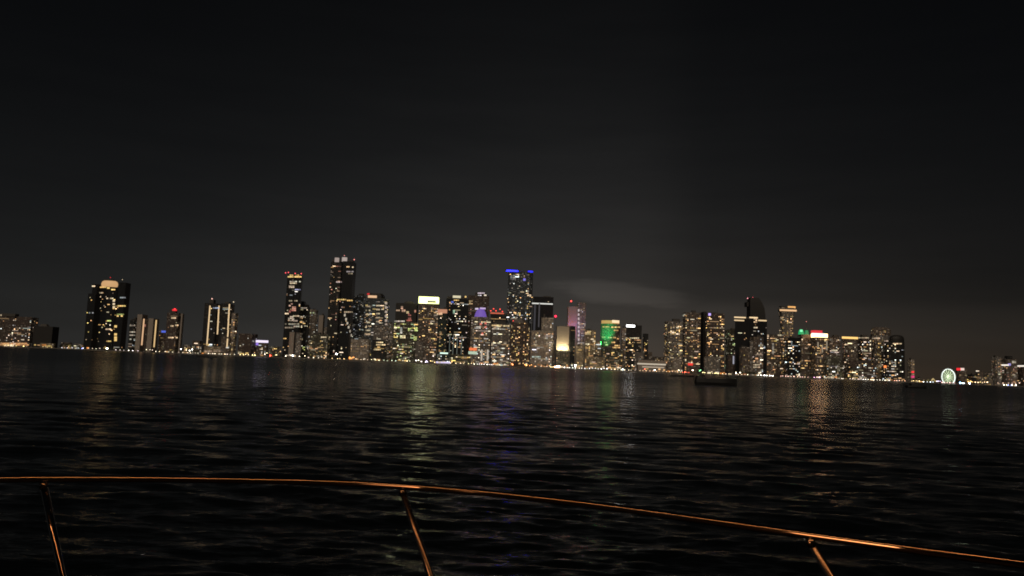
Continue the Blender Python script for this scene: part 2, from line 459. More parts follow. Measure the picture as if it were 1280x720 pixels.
b = Bld(T, 'twin-shafted dark tower with three vertical gold light strips', 'tower', 2040)
b.vol(253.5, 275, 379, d=34, mat='dark'); b.windows(10, 'mix', st=.45); b.vol(274, 291, 379.5, d=34, mat='dark', dy=2); b.windows(12, 'mix', st=.45)
b.vol(288, 296, 391, d=22, dy=5, mat='pale', part='side_wing'); b.windows(16, 'warm', st=.3)
b.vol(255, 278, 433, d=7, dy=-8, mat='gold', part='podium'); b.vol(276, 288, 421, d=8, dy=-9, mat='brown', part='front_wing'); b.windows(4, 'mix', st=.4)
b.box('roof_house', 262, 270, 374.5, on=0, d=16); b.box('roof_house', 281, 289, 377.5, on=1, d=16)
b.beacon(265, 373.5, (1, .55, .45), 1.5, 1.7); b.beacon(292, 377.5, WHITE, 1, 1.5)
for u0, v0, u1, v1 in ((262.6, 382, 258.6, 432), (273.6, 382, 271.6, 418), (286.8, 380, 283.8, 434)):
    k = 5
    for q in range(k):
        ua, ub = u0 + (u1 - u0) * q / k, u0 + (u1 - u0) * (q + 1) / k
        va, vb = v0 + (v1 - v0) * q / k, v0 + (v1 - v0) * (q + 1) / k
        b.strip((ua + ub) / 2 - .75, (ua + ub) / 2 + .75, (va + vb) / 2, (vb - va) * .99, (1, .7, .38), .85, 'light_strip')
b.strip(258, 262, 431, 2.4, GOLD, .8); b.strip(256, 276, 439, 1.6, (1, .7, .5), .4); b.strip(266, 274, 385, 2.4, (.6, .75, 1), .5)
b = Bld(LO, 'low brown block with few lights right of the strip-lit tower', 'building', 2050)
b.vol(296, 319, 417, d=28, mat='red', rot=-14); b.windows(6, 'white', st=.5)
b = Bld(LO, 'small low building topped by a bright lilac white roof band', 'building', 2070)
b.vol(320.5, 335, 428.5, d=18, mat='brown'); b.strip(319.8, 335, 426.8, 3.0, (.9, .8, 1), 1.1, 'light_band'); b.windows(6, 'cool', st=.5); b.strip(320, 323, 430, 3, (.4, .25, 1), .8)

b = Bld(T, 'slim tower with red corner lights and colourful bright rooms halfway up', 'tower', 2040)
b.vol(353.5, 375, 343.5, d=28, mat='black', rot=10); b.windows(42, 'white', st=.35, t0=.3, t1=.96)
b.windows(8, 'gold', st=.5, t0=.02, t1=.2)
for u0, u1, v, h, c, st in ((359.5, 377, 346, 2.4, GOLD, .9), (362, 374, 344, 1.6, GOLD, .6), (360, 371, 354, 2, WHITE, .6), (362, 376, 352, 1.8, PALE, .6), (361, 368, 358.5, 3, (1, .7, .5), .55), (366, 376, 362, 1.6, (.6, .6, 1), .6),
                         (361, 372, 376, 1.8, WHITE, .35), (361, 366, 381, 4.4, (1, .6, .45), .6), (365, 370, 386, 6, (1, .45, .32), .5), (361, 366, 389, 3.6, (1, .3, .25), .4), (352.5, 356, 388, 3.4, (1, .45, .15), 1.2),
                         (356, 361, 392, 2, WHITE, 1), (360, 367, 398, 6, (1, .8, .6), .45), (366, 374, 395, 2, WHITE, .6), (366, 372, 400, 4, PALE, .3), (356, 374, 405, 2.4, (1, .85, .6), .3), (356, 368, 409.5, 2.2, (1, .85, .6), .28), (367, 374, 408, 2.4, PALE, .35), (354, 358, 424, 3.4, GOLD, .8)):
    b.strip(u0, u1, v, h, c, st, 'window')
for u, v in ((357, 341), (360.5, 340.5), (369, 341.8), (376.5, 342)): b.beacon(u, v, (1, .1, .12), 2, 1.5)
b.vol(361, 368, 415, dy=-4, d=8, mat='blank', part='concrete_fin'); b.vol(369, 377, 416, dy=-4, d=8, mat='grey', part='concrete_fin')
b = Bld(T, 'stepped dark block leaning on the slim red-cornered tower', 'tower', 2100)
b.vol(372, 386, 383, d=26, mat='dark'); b.windows(18, 'mix', st=.4); b.vol(373, 380, 376.5, d=20, dy=4, mat='black', part='upper_wall')
b.strip(369, 380, 396, 1.8, WHITE, .45, vol=0); b.strip(374, 384, 385, 1.6, PALE, .35, vol=0); b.windows(8, 'green', vol=0, st=.45, t1=.4)
b = Bld(AP, 'pale greenish narrow building behind the stepped dark block', 'building', 2170)
b.vol(385.5, 396, 387, d=24, mat='pale'); b.windows(12, 'white', st=.22); b.strip(387, 393, 391, 2.4, (.85, 1, .5), .5, vol=0)
b = Bld(T, 'faint slender tower in the gap before the tallest left tower', 'tower', 2330)
b.vol(397, 404.5, 394, d=20, mat='blank')
b = Bld(LO, 'low olive apartment block below the tallest left tower', 'building', 2035)
b.vol(386, 412, 418, d=26, mat='olive'); b.windows(20, 'warm', st=.4); b.strip(401, 413, 421.5, 1.8, (1, .8, .5), .5, vol=0); b.box('roof_house', 392, 402, 415.5)

b = Bld(T, 'tallest left tower with tube-lit top and two gold floors', 'tower', 2090)
b.vol(410, 427, 327.5, d=38, mat='dark', dy=2); b.windows(70, 'pink', st=.3, t1=.98)
b.vol(425, 442, 326.5, d=40, mat='black'); b.windows(26, 'white', st=.4, t1=.6)
b.box('crown_drum', 418, 424, 322, on=0, d=10, shape='cyl', mat='glow', colr=(1, .8, .72), st=.35); b.box('crown_drum', 427, 434, 321.5, on=1, d=12, shape='cyl', mat='glow', colr=(1, .84, .75), st=.4)
b.box('roof_house', 415, 443, 325.2, on=1, dy=14, d=14)
b.beacon(430.5, 319.5, (1, .35, .3), 1.2, 1.2); b.beacon(442.8, 324.5, (1, .3, .25), 1.8, 1.5)
for u0, u1, v, c, st in ((431, 437, 333.5, (1, .6, .3), .9), (438, 442, 334, WHITE, .7), (433, 442, 339.5, (.9, .8, .8), .35), (435, 441, 342, WHITE, .3), (420, 428, 352.5, (1, .8, .75), .45), (421, 433, 374.5, GOLD, .7), (431, 441, 375.6, GOLD, 1), (424, 434, 384, (1, .7, .6), .3), (430, 441, 390, WHITE, .4)):
    b.strip(u0, u1, v, 1.9, c, st, 'window')
for i in range(6): b.strip(430 + i * 1.6, 432 + i * 1.6, 394 + i * 5, 3, PALE, .5, 'window')
b = Bld(AP, 'pale wide low building with orange lights at the foot of the tallest left tower', 'building', 2030)
b.vol(438, 463, 424, d=26, mat='pale'); b.windows(12, 'warm', st=.3); b.strip(436, 443, 447.5, 3, ORANGE, 2.2)
b = Bld(T, 'blue grey tower tucked behind the tallest left tower', 'tower', 2200)
b.vol(440, 455, 369, d=30, mat='blue'); b.windows(34, 'cool', st=.28)
b = Bld(T, 'dark-capped residential tower with wide bright balcony bays', 'tower', 2110)
b.vol(454, 484, 373, d=34, mat='blue', shape='oct'); b.windows(60, 'mix', st=.55, wide=.5)
b.box('crown', 459, 481, 366.5, on=0, dy=4, d=26, mat='blankdark', shape='oct', rings=[(0, 1, 1, 0), (.6, .95, .95, 0), (1, .7, .7, 0)]); b.strip(460, 471, 370.8, 3, (1, .62, .35), .8, 'light_band'); b.strip(459, 462, 367.5, 2, RED, .6, vol=1)
for k in range(8): b.strip(457, 463, 383 + k * 5, 2.6, WHITE, .45, 'window'); b.strip(470, 475, 382 + k * 5, 2.6, WHITE, .45, 'window'); b.strip(481, 484, 379 + k * 5.4, 3, (1, .8, .65), .4, 'window')
b.vol(466, 485, 406, dy=-8, d=10, mat='grey', part='front_block'); b.windows(12, 'white', st=.25)
b = Bld(LO, 'low dark building with three lit rows at the water front', 'building', 2025)
b.vol(465, 483, 425, d=26, mat='dark'); b.windows(6, 'warm', st=.4)
for u0, u1, v in ((468, 479, 428), (470, 482, 431), (467, 476, 437)): b.strip(u0, u1, v, 1.8, (1, .75, .4), .9, vol=0)
b = Bld(AP, 'faint distant grey building in the gap left of the gable-lit block', 'building', 2420)
b.vol(483, 492, 404, d=24, mat='grey', dy=0); b.windows(8, 'white', st=.3)

b = Bld(OF, 'dark block with pinkish gable lights above green-gold floors', 'building', 2130)
b.vol(493, 521, 379, d=36, mat='blankdark'); b.vol(491.5, 522, 402, d=6, dy=-5, mat='olive', part='lower_wall'); b.windows(36, 'green', st=.7, vol=1, wide=.5)
for u0, u1, v, h, c, st in ((501, 504, 384.5, 4, (1, .6, .4), .6), (495, 500, 388, 2.4, (1, .62, .4), .6), (502, 507, 388.5, 3, (1, .62, .4), .6), (508, 511, 390.5, 3, (1, .75, .4), .5), (510, 514, 396, 9, (1, .3, .24), .3), (508, 515, 400.5, 2.4, (1, .3, .2), .35), (493, 506, 401.5, 2, (1, .85, .7), .6), (518, 520, 389, 3, (1, .45, .3), .5),
                         (510, 514, 412, 4, LIME, .9), (518, 522, 411.5, 5, LIME, .8), (500, 507, 421, 4, (1, .9, .5), 1), (517, 521, 423, 5, LIME, .6), (500, 503, 413, 8, (.95, 1, .85), .6)):
    b.strip(u0, u1, v, h, c, st, 'window')
b = Bld(AP, 'greenish gridded apartment building in front of the gable-lit block', 'building', 2040)
b.vol(496, 516, 428, d=26, mat='olive'); b.windows(26, 'green', st=.5)
b = Bld(OF, 'tower under a big pale yellow-green lit rooftop sign panel', 'tower', 2110)
b.vol(522, 548, 379.5, d=36, mat='brown'); b.windows(62, 'warm', st=.5)
b.box('sign_panel', 523.5, 549, 371, on=0, dy=1, d=18, mat='glow', colr=(.80, .85, .32), st=3.0)
b.strip(534, 545, 377.2, 2.2, (.15, .15, .12), .6, 'sign_slot', vol=1, out=.15); b.strip(525, 533.5, 377, 2.6, (1, 1, .78), 8, 'light_band', vol=1, out=.15); b.strip(545.6, 548.4, 377, 2.2, (1, 1, .8), 4, 'light_band', vol=1, out=.15); b.strip(526, 547, 372.6, 1.2, (1, 1, .75), 2.5, 'light_band', vol=1, out=.15)
b.vol(519, 529, 427, dy=-10, d=9, mat='grey', part='podium'); b.vol(529, 545, 431, dy=-10, d=9, mat='brown', part='podium'); b.windows(12, 'pink', st=.4)
b = Bld(OF, 'tower with an orange pink lit round corner under its roof', 'tower', 2060)
b.vol(546, 559, 386, d=26, mat='teal', shape='round'); b.windows(26, 'warm', st=.4); b.strip(547, 559, 389, 5, (1, .45, .26), .5, 'light_band'); b.strip(548, 553, 392, 3, (1, .6, .35), .8, 'light_band')
b.vol(546, 563, 441, dy=-12, d=10, mat='teal', part='podium'); b.strip(550, 560, 441.5, 1.8, (.75, 1, .85), 1.2, 'light_band', vol=1)
b.windows(10, 'cool', st=.3); b.strip(545, 563, 453.5, 3, (.8, .7, 1), .9, 'shop_front', vol=1)
b = Bld(OF, 'broad black tower with a lit roof edge and scattered white windows', 'tower', 2120)
b.vol(556, 585, 373.5, d=38, mat='black'); b.windows(95, 'white', st=.6)
b.box('roof_house', 559, 583, 370.8, d=22); b.strip(566, 576, 371, 3, (1, .9, .6), .7, 'light_band', vol=1); b.strip(567, 574, 375.3, 1.6, GOLD, .9, vol=0); b.strip(581, 583, 371, 2, GOLD, 1, vol=1); b.strip(564, 567, 377.5, 2, (.15, .25, 1), .6, vol=0); b.strip(566, 569, 390, 5, (.6, 1, .7), .5, vol=0)
for i, u in enumerate((562, 566.5, 571.5, 577)): b.strip(u - .5, u + .5, 431, 24, (.6, .72, .62), .14, 'light_strip')
b.vol(564, 590, 443, dy=-30, d=26, mat='olive', part='podium'); b.windows(20, 'gold', st=.8)
b = Bld(OF, 'dark tower with white lights along its rounded crown, behind the purple dome', 'tower', 2220)
b.vol(583, 610, 369.5, d=36, mat='red'); b.windows(10, 'pink', st=.35, t0=.5); b.box('crown', 594, 608, 365.8, d=18, shape='cyl')
b.strip(595, 602, 369.5, 2, (1, .9, 1), .9, vol=1); b.strip(597, 606, 366.4, 1.6, (1, .9, 1), .9, vol=1); b.strip(605, 608, 369.5, 2.6, PALE, .9, vol=1); b.strip(586, 591, 378, 5, (1, .7, .35), .5, vol=0)
b = Bld(T, 'pale tower topped by a glowing purple dome', 'tower', 2050)
b.vol(588, 613, 396, d=34, mat='grey'); b.windows(60, 'white', st=.5)
b.box('dome', 594, 608, 385, d=22, shape='cyl', mat='glow', colr=(.30, .16, .8), st=.5, rings=[(0, 1.15, 1.15, 0), (.3, 1, 1, 0), (.55, .88, .88, 0), (.8, .66, .66, 0), (1, .25, .25, 0)])  # purple light on the dome is put in as surface emission
b.strip(594, 598, 386, 2, (.9, .75, 1), .8, 'light_band', vol=1); b.strip(600, 607, 385.5, 2, (.8, .6, 1), .7, 'light_band', vol=1)
for u, v in ((601, 405), (603, 417), (607, 404), (607, 409)): b.strip(u - 1.2, u + 1.2, v, 2.6, (1, .25, .18), .7, vol=0)
b.strip(586.5, 596, 436.5, 3.4, (1, .22, .07), .9, 'sign', vol=0); b.strip(585.5, 596.5, 441, 3.6, (.75, .95, .72), .6, 'sign', vol=0)
for u in (602, 609.5): b.strip(u - 1, u + 1, 444, 14, (1, .85, .68), .5, 'light_strip', vol=0)
b = Bld(OF, 'dark set-back block with a row of red roof lights', 'building', 2230)
b.vol(612, 632, 391.5, d=30, mat='dark'); b.windows(10, 'warm', st=.4, t0=.6)
for u, v in ((613.5, 388.5), (617, 386), (620, 388.5), (625, 386.5), (628, 389.5)): b.beacon(u, v, (1, .07, .05), 2.4, 1.7)
b.strip(613, 630, 391.6, 1.6, (1, .2, .1), .6, 'light_band')

b = Bld(T, 'tall tower wearing a split electric blue crown', 'tower', 2230)
b.vol(633, 664.5, 339.5, d=40, mat='blue', shape='oct', rot=0); b.windows(100, 'mix', st=.75, wide=.15, t1=.98, t0=.2)
b.box('crown', 633, 647.5, 337.9, dy=.5, d=14, mat='glow', shape='round', colr=(.009, .010, 1), st=13); b.box('crown', 660, 666.3, 338.6, dy=3, d=16, mat='glow', shape='round', colr=(.013, .016, 1), st=2.2)
b.box('roof_house', 646, 660, 338.6, dy=14, d=14)
b.strip(638, 645, 347, 6, (.8, .78, .8), .22, vol=0); b.strip(654, 657, 349.5, 3, (.3, .25, 1), .7, vol=0); b.strip(659, 664, 369.7, 3, (1, .75, .5), 1.2, vol=0)
b = Bld(AP, 'broad sand-coloured block with a gold lit top row', 'building', 2050)
b.vol(614, 637, 404.5, d=32, mat='grey'); b.windows(62, 'white', st=.5, wide=.45); b.strip(614.5, 628, 406.8, 2.2, (1, .72, .34), .8, vol=0); b.strip(629, 637, 407.4, 2, (1, .75, .4), .6, vol=0); b.strip(615, 624, 411, 2.6, (1, .9, .7), .5, vol=0)
b.box('roof_house', 618, 632, 401.5, d=18)
b = Bld(AP, 'brown block with a curved dark right flank before the blue-crowned tower', 'building', 2040)
b.vol(637.5, 662, 399, d=34, mat='red', shape='round', rings=[(0, 1, 1, 0), (.7, 1, 1, 0), (.92, .88, .9, -.08), (1, .6, .7, -.2)]); b.windows(62, 'warm', st=.5)
b.beacon(641.5, 401, (1, .1, .08), 2, 1.3)
b = Bld(OF, 'black glass tower ringed by a thin white line near its top', 'tower', 2170)
b.vol(664.5, 690.5, 371, d=36, mat='black'); b.windows(6, 'cool', st=.1); b.strip(665, 691, 379.6, 1.5, (.95, .95, .88), .8, 'light_line')
b.strip(667, 669.5, 398, 34, (.10, .11, .15), .22, 'light_strip'); b.strip(673, 674.6, 394, 30, (.2, .2, .24), .2, 'light_strip')
b = Bld(AP, 'pale stepped building with a red sphere light at its right corner', 'building', 2040)
b.vol(663, 695, 413, d=34, mat='pale', rot=-18); b.windows(60, 'white', st=.35)
b.vol(676, 691, 397, dy=10, d=18, mat='pale', part='upper_wall'); b.windows(14, 'white', st=.3); b.box('turret', 679.5, 681.5, 392.5, on=1, dy=13, d=4)
b.beacon(694.5, 395.3, (1, .02, .06), 4, 2.8, dy=16); b.strip(680, 692, 417.5, 1.8, (1, .55, .28), .6, vol=0); b.strip(665, 676, 446, 2.4, (.8, 1, .85), .45, vol=0)
b = Bld(OF, 'slab with a floodlit yellow front face beside a black edge', 'tower', 2036)
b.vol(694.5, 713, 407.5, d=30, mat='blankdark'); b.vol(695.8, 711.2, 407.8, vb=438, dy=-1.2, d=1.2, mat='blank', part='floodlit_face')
b.vol(711.6, 718.5, 407.5, d=26, dy=2, mat='black'); b.windows(4, 'warm', st=.3)
b.vol(695, 712, 440, dy=-6, d=5.6, mat='olive', part='podium'); b.windows(5, 'warm', st=.25); YEL = b
b.strip(688.5, 691, 408, 3, PINK, .6)
b = Bld(T, 'two-part tower washed red and violet under a red mast light', 'tower', 2180)
b.vol(708, 721, 383, d=32, mat='blank', part='lit_wall'); b.vol(720, 731.5, 378, d=34, mat='grey', dy=3); b.windows(34, 'white', st=.35, wide=.1)
b.beacon(714, 376.5, (1, .06, .05), 4, 2.2); RVB = b
for k in range(10): b.strip(722.3, 724.3, 388 + k * 5.2, 2.8, (1, .85, .85), .55, 'window', vol=1)
b = Bld(AP, 'cream narrow building with gold glow beside the red-violet tower', 'building', 2034)
b.vol(719, 729, 432, d=24, mat='gold'); b.windows(7, 'gold', st=.35)
b = Bld(AP, 'tan building whose roofline steps down to the right by the green-lit tower', 'building', 2060)
b.vol(730, 744, 412.5, d=30, mat='gold'); b.windows(36, 'gold', st=.5); b.strip(731, 739, 416, 5, (1, .72, .36), .55)
b.vol(743, 751, 426, d=26, dy=2, mat='gold'); b.windows(14, 'white', st=.45)
for i in range(4): b.strip(739 + i * 2.2, 742 + i * 2.2, 424 + i * 2.6, 1.8, WHITE, .8, vol=0)
b = Bld(AP, 'dim tan low block under the stepped tan building', 'building', 2028)
b.vol(736, 756, 446, d=20, mat='gold'); b.windows(8, 'gold', st=.3)

b = Bld(T, 'round tower with a green lit left side and gold rim crown', 'tower', 2110)
b.vol(750.5, 776, 404.5, d=44, mat='brown', shape='cyl', part='wall'); rec = b.vols[-1]
b.box('crown', 752, 775.5, 400.5, dy=1.5, d=40, shape='cyl', mat='glow', colr=(1, .55, .18), st=.5); b.strip(765, 774, 402, 3.4, (1, .72, .45), 1.1, 'light_band', vol=1, out=.2)
b.strip(753, 764, 408.5, 1.6, (1, .62, .2), .8, 'window', vol=0); b.strip(764, 775, 409, 1.8, (1, .62, .22), 1, 'window', vol=0); GRN = (b, rec)
for u0, u1, v in ((767, 773, 413), (766, 770, 422), (771, 776, 423.4), (764, 769, 428), (768, 775, 432), (765, 775, 434.4)): b.strip(u0, u1, v, 1.9, (1, .6, .22), .8, 'window', vol=0)
for u0, u1, v in ((753, 757, 421.5), (760, 765, 422), (755, 759, 428), (757, 760, 431)): b.strip(u0, u1, v, 1.8, (.7, 1, .35), .7, 'window', vol=0, out=1.2)
b = Bld(AP, 'dark brown building below the green-lit round tower', 'building', 2045)
b.vol(752, 778, 437, d=30, mat='olive'); b.windows(30, 'warm', st=.45)
b = Bld(AP, 'pale sliver of a building right of the green-lit round tower', 'building', 2200)
b.vol(776, 782, 410, d=20, mat='pale'); b.windows(8, 'white', st=.3)
b = Bld(OF, 'dark grey office tower with a white sign on top', 'tower', 2080)
b.vol(781.5, 804.5, 406.5, d=36, mat='dark', rot=-10); b.windows(42, 'warm', st=.45, t1=.8); b.strip(783, 793.5, 407.5, 2.4, (.95, .95, .95), 6, 'sign'); b.strip(782, 799, 422.6, 1.6, (1, .8, .5), .7)
b.vol(803, 810, 417, d=24, dy=8, mat='dark', part='side_wing'); b.windows(9, 'warm', st=.5); b.vol(808, 815, 440, d=20, dy=10, mat='brown', part='side_wing')
b.vol(793, 805, 440, dy=-20, d=14, mat='grey', part='podium'); b.windows(6, 'white', st=.3)
b = Bld(LO, 'long low pale hall with two lit horizontal bands at the water', 'building', 2030)
b.vol(796, 832, 450.5, d=20, mat='blank'); b.strip(797, 832, 455.2, 1.8, (1, .85, .65), .55, 'light_band'); b.strip(803, 830, 459, 1.6, (1, .8, .6), .4, 'light_band')

# --- right cluster
b = Bld(T, 'tan tower with glowing gold balconies at the left of the right cluster', 'tower', 2070)
b.vol(831.5, 854, 401.5, d=32, mat='grey', rot=12); b.windows(72, 'gold', st=.55); b.vol(840, 851, 448, dy=-12, d=8, mat='pale', part='podium')
b.box('roof_house', 840, 850, 398.5)
b = Bld(T, 'flat-topped brown tower backed by a black windowless slab', 'tower', 2120)
b.vol(853, 875.5, 390.5, d=34, mat='brown'); b.windows(70, 'warm', st=.5); b.vol(875, 883, 389.5, d=36, dy=-3, mat='blankdark', part='stair_core')
b.box('roof_house', 864, 870, 388, d=10); b.strip(853.5, 857, 394, 3, PALE, .5, vol=0); b.strip(860, 866, 455.3, 3, (1, .04, .03), .9, 'sign', vol=0)
b = Bld(T, 'brown tower with one violet light under its flat roof', 'tower', 2070)
b.vol(882.5, 907, 391.5, d=36, mat='red', rot=-6); b.windows(80, 'warm', st=.6); b.strip(885.5, 888.5, 393, 3, (.55, .4, 1), 1.2)
b.vol(880, 900, 446, dy=-14, d=10, mat='grey', part='podium'); b.windows(8, 'mix', st=.3)
b = Bld(AP, 'mid-height greenish block with an orange lit canopy right of the violet-light tower', 'building', 2150)
b.vol(906, 921, 412, d=28, mat='olive'); b.windows(30, 'green', st=.35)
b.vol(907, 922, 444, dy=-40, d=24, mat='red', part='front_wing'); b.strip(908, 920, 441.8, 3, ORANGE, .9, 'canopy_light', vol=1); b.strip(916, 917.6, 450, 10, (.85, .85, 1), .4, 'light_strip', vol=1)
b = Bld(OF, 'black block with broken gold roofline under the curved black tower', 'building', 2090)
b.vol(918.5, 958.5, 398.5, d=12, mat='black'); b.windows(14, 'white', st=.5, t0=.25)
for u0, u1, v, st in ((918, 932, 396.8, 1), (918, 930, 400.5, .8), (937, 947, 397, 1.1), (948, 958, 400.7, .9)): b.strip(u0, u1, v, 1.6, (1, .72, .4), st, 'light_band')
b.strip(942, 946.5, 400.5, 6, (1, .66, .38), .9); b.strip(942, 947, 409.5, 2, (1, .75, .5), .8); b.strip(931, 935, 404, 2, WHITE, .7); b.strip(938, 943, 423.5, 2, WHITE, .8)
b = Bld(T, 'unlit black tower with a curved slanting top and red roof lights', 'tower', 2190)
P = []
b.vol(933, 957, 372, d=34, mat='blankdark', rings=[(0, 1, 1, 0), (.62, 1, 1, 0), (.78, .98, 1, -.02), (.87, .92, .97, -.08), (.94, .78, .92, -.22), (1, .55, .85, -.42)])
b.vol(930.5, 936, 377.5, vb=383, dy=4, d=24, mat='blankdark', part='crown_fin')
b.beacon(934.5, 372.8, (1, .35, .4), 2.2, 1.4); b.beacon(941, 371.8, (1, .12, .15), 1.2, 1.2)
b = Bld(AP, 'plain dim brown block below the black gold-roofed block', 'building', 2040)
b.vol(924, 937, 434, d=24, mat='brown'); b.windows(6, 'warm', st=.25)
b = Bld(AP, 'brown low-rise with bright floors stacked near its base', 'building', 2050)
b.vol(937.5, 954, 421, d=30, mat='brown'); b.windows(30, 'white', st=.5)
for v in (452.5, 456, 459): b.strip(937, 950, v, 2, (1, .75, .5), .45, vol=0)
b.vol(937, 941, 426, dy=-4, d=4, mat='grey', part='stair_core')
b = Bld(AP, 'wide brown building filling the gap left of the hourglass tower', 'building', 2110)
b.vol(952, 981, 419.5, d=30, mat='brown', rot=6); b.windows(62, 'warm', st=.45); b.strip(957, 961, 419.5, 3, WHITE, .8); b.strip(972, 977, 419, 2.6, WHITE, .6)
b.strip(965, 967.5, 436, 14, (1, .85, .7), .25, vol=0)
b = Bld(T, 'hourglass-waisted tower with a flared gold rim', 'tower', 2180)
b.vol(975, 994, 384.5, d=32, mat='grey', shape='round', rings=[(0, .9, .92, 0), (.35, .78, .85, 0), (.55, .72, .8, 0), (.7, .76, .85, 0), (.83, .9, .95, 0), (.93, 1.06, 1, 0), (1, 1.14, 1.04, 0)])
b.windows(52, 'warm', st=.4, t0=.4, t1=.92); b.box('crown', 975, 995, 382.6, dy=2, d=26, shape='round'); b.strip(985, 994, 384, 2.4, (1, .5, .15), 1, 'light_band', vol=1, out=.4)
b.strip(975, 995, 388, 2.2, (1, .6, .3), .9, 'light_band', out=1.2); b.strip(976, 984, 398, 1.8, WHITE, .5)
b = Bld(T, 'black front tower dotted with window pairs below the hourglass tower', 'tower', 2045)
b.vol(979.5, 1000, 422, d=32, mat='black'); b.windows(42, 'white', st=.7, wide=.1)
b = Bld(AP, 'building with a green floodlit roof garden', 'building', 2100)
b.vol(997, 1013.5, 418, d=28, mat='brown'); b.windows(22, 'warm', st=.35)
b.box('roof_canopy', 998, 1006, 411.5, dy=3, d=12, shape='cyl', mat='glow', colr=(.02, .8, .25), st=.45, rings=[(0, 1, 1, 0), (.6, .85, .9, 0), (1, .45, .5, 0)]); b.box('roof_canopy', 1005.5, 1012, 412.8, dy=5, d=10, mat='glow', colr=(.02, .6, .2), st=.35, shape='cyl', rings=[(0, 1, 1, 0), (1, .6, .6, 0)])  # green light on the canopies is put in as their own emission
b.strip(1000, 1003, 413.5, 2.6, (.25, 1, .5), 1.2, vol=1, out=.5); b.beacon(1008, 402, (1, .3, .25), 1.3, 1.1)
b = Bld(T, 'tower with a red-lit roof above a white and gold band', 'tower', 2060)
b.vol(1013, 1036, 421.5, d=34, mat='brown'); b.windows(42, 'warm', st=.5)
for u, v, h in ((1022.5, 431, 7), (1028, 436, 9), (1033.5, 432, 12)): b.strip(u - .7, u + .7, v, h, (1, .8, .55), .3, 'light_strip', vol=0)
b.box('crown', 1015.5, 1036, 417, dy=1, d=28, shape='round', mat='glow', colr=(1, .58, .26), st=5.5); b.box('red_lit_roof', 1015, 1029, 413, on=1, dy=2, d=22, shape='round', mat='glow', colr=(1, .04, .06), st=.75)  # red light on the upper roof is emission of its surface
b.strip(1015, 1030, 417.3, 1.6, (1, .95, .9), 1.3, 'light_band', vol=1, out=.3)
b = Bld(AP, 'mid brown block between the red-roofed tower and the gold-bar tower', 'building', 2130)
b.vol(1036, 1053, 421.5, d=30, mat='brown', rot=-10); b.windows(34, 'white', st=.45); b.box('roof_house', 1040, 1049, 418.8, d=14); b.strip(1039, 1047, 438, 2.4, (1, .8, .55), .6)
b = Bld(LO, 'dark dome-topped low mass at the water under the mid brown block', 'building', 2035)
b.vol(1030, 1056, 445, d=30, mat='olive', shape='round', rings=[(0, 1, 1, 0), (.6, 1, 1, 0), (.88, .8, .85, 0), (1, .45, .6, 0)]); b.windows(22, 'white', st=.5, t1=.6)
b = Bld(T, 'brown tower with a bright gold bar along its roof edge', 'tower', 2080)
b.vol(1053, 1072, 423.5, d=32, mat='brown'); b.windows(34, 'pink', st=.3); b.strip(1053.2, 1071.6, 422.3, 2.6, (1, .6, .18), 1.3, 'light_band'); b.strip(1056, 1060, 430.6, 2, WHITE, .8)
b = Bld(T, 'dark window-dotted tower between the gold-bar tower and the twin-domed tower', 'tower', 2110)
b.vol(1071, 1089, 421, d=32, mat='red'); b.windows(52, 'white', st=.5); b.strip(1073, 1086, 422.3, 1.6, WHITE, .5); b.box('roof_house', 1075, 1085, 418.5, d=14)
b = Bld(LO, 'black low block dotted with windows at the water left of the domed towers', 'building', 2040)
b.vol(1062, 1097, 452, d=30, mat='red', rot=-6); b.windows(30, 'white', st=.5)
b = Bld(T, 'pale fronted tower with a round drum on top', 'tower', 2100)
b.vol(1088, 1110, 418.5, d=32, mat='grey'); b.windows(40, 'warm', st=.4); b.box('drum', 1089.5, 1116.5, 408.8, dy=3, d=30, shape='cyl', mat='brown', rings=[(0, 1, 1, 0), (.7, 1, 1, 0), (.9, .85, .85, 0), (1, .6, .6, 0)]); b.windows(8, 'warm', st=.3)
b.strip(1090, 1100, 422.8, 1.7, (1, .75, .5), .6, vol=0); b.vol(1096.5, 1103.5, 426, dy=-6, d=5, mat='gold', part='front_bay'); b.windows(12, 'gold', st=.45)
b = Bld(T, 'black round-topped tower at the right end of the cluster', 'tower', 2050)
b.vol(1104.5, 1133, 427, d=34, mat='dark', shape='round'); b.windows(62, 'white', st=.6)
b.box('dome', 1112, 1132.8, 418.6, dy=4, d=26, shape='cyl', mat='blankdark', rings=[(0, 1, 1, 0), (.45, 1, 1, 0), (.75, .88, .9, .02), (.92, .66, .7, .06), (1, .35, .4, .08)])
b.strip(1116, 1127, 429.6, 1.6, (1, .72, .42), .9, vol=0); b.strip(1105, 1113, 426.3, 1.5, (1, .8, .6), .6, vol=0); b.strip(1105, 1108, 458.3, 2.8, (1, .25, .06), 1.6, vol=0)

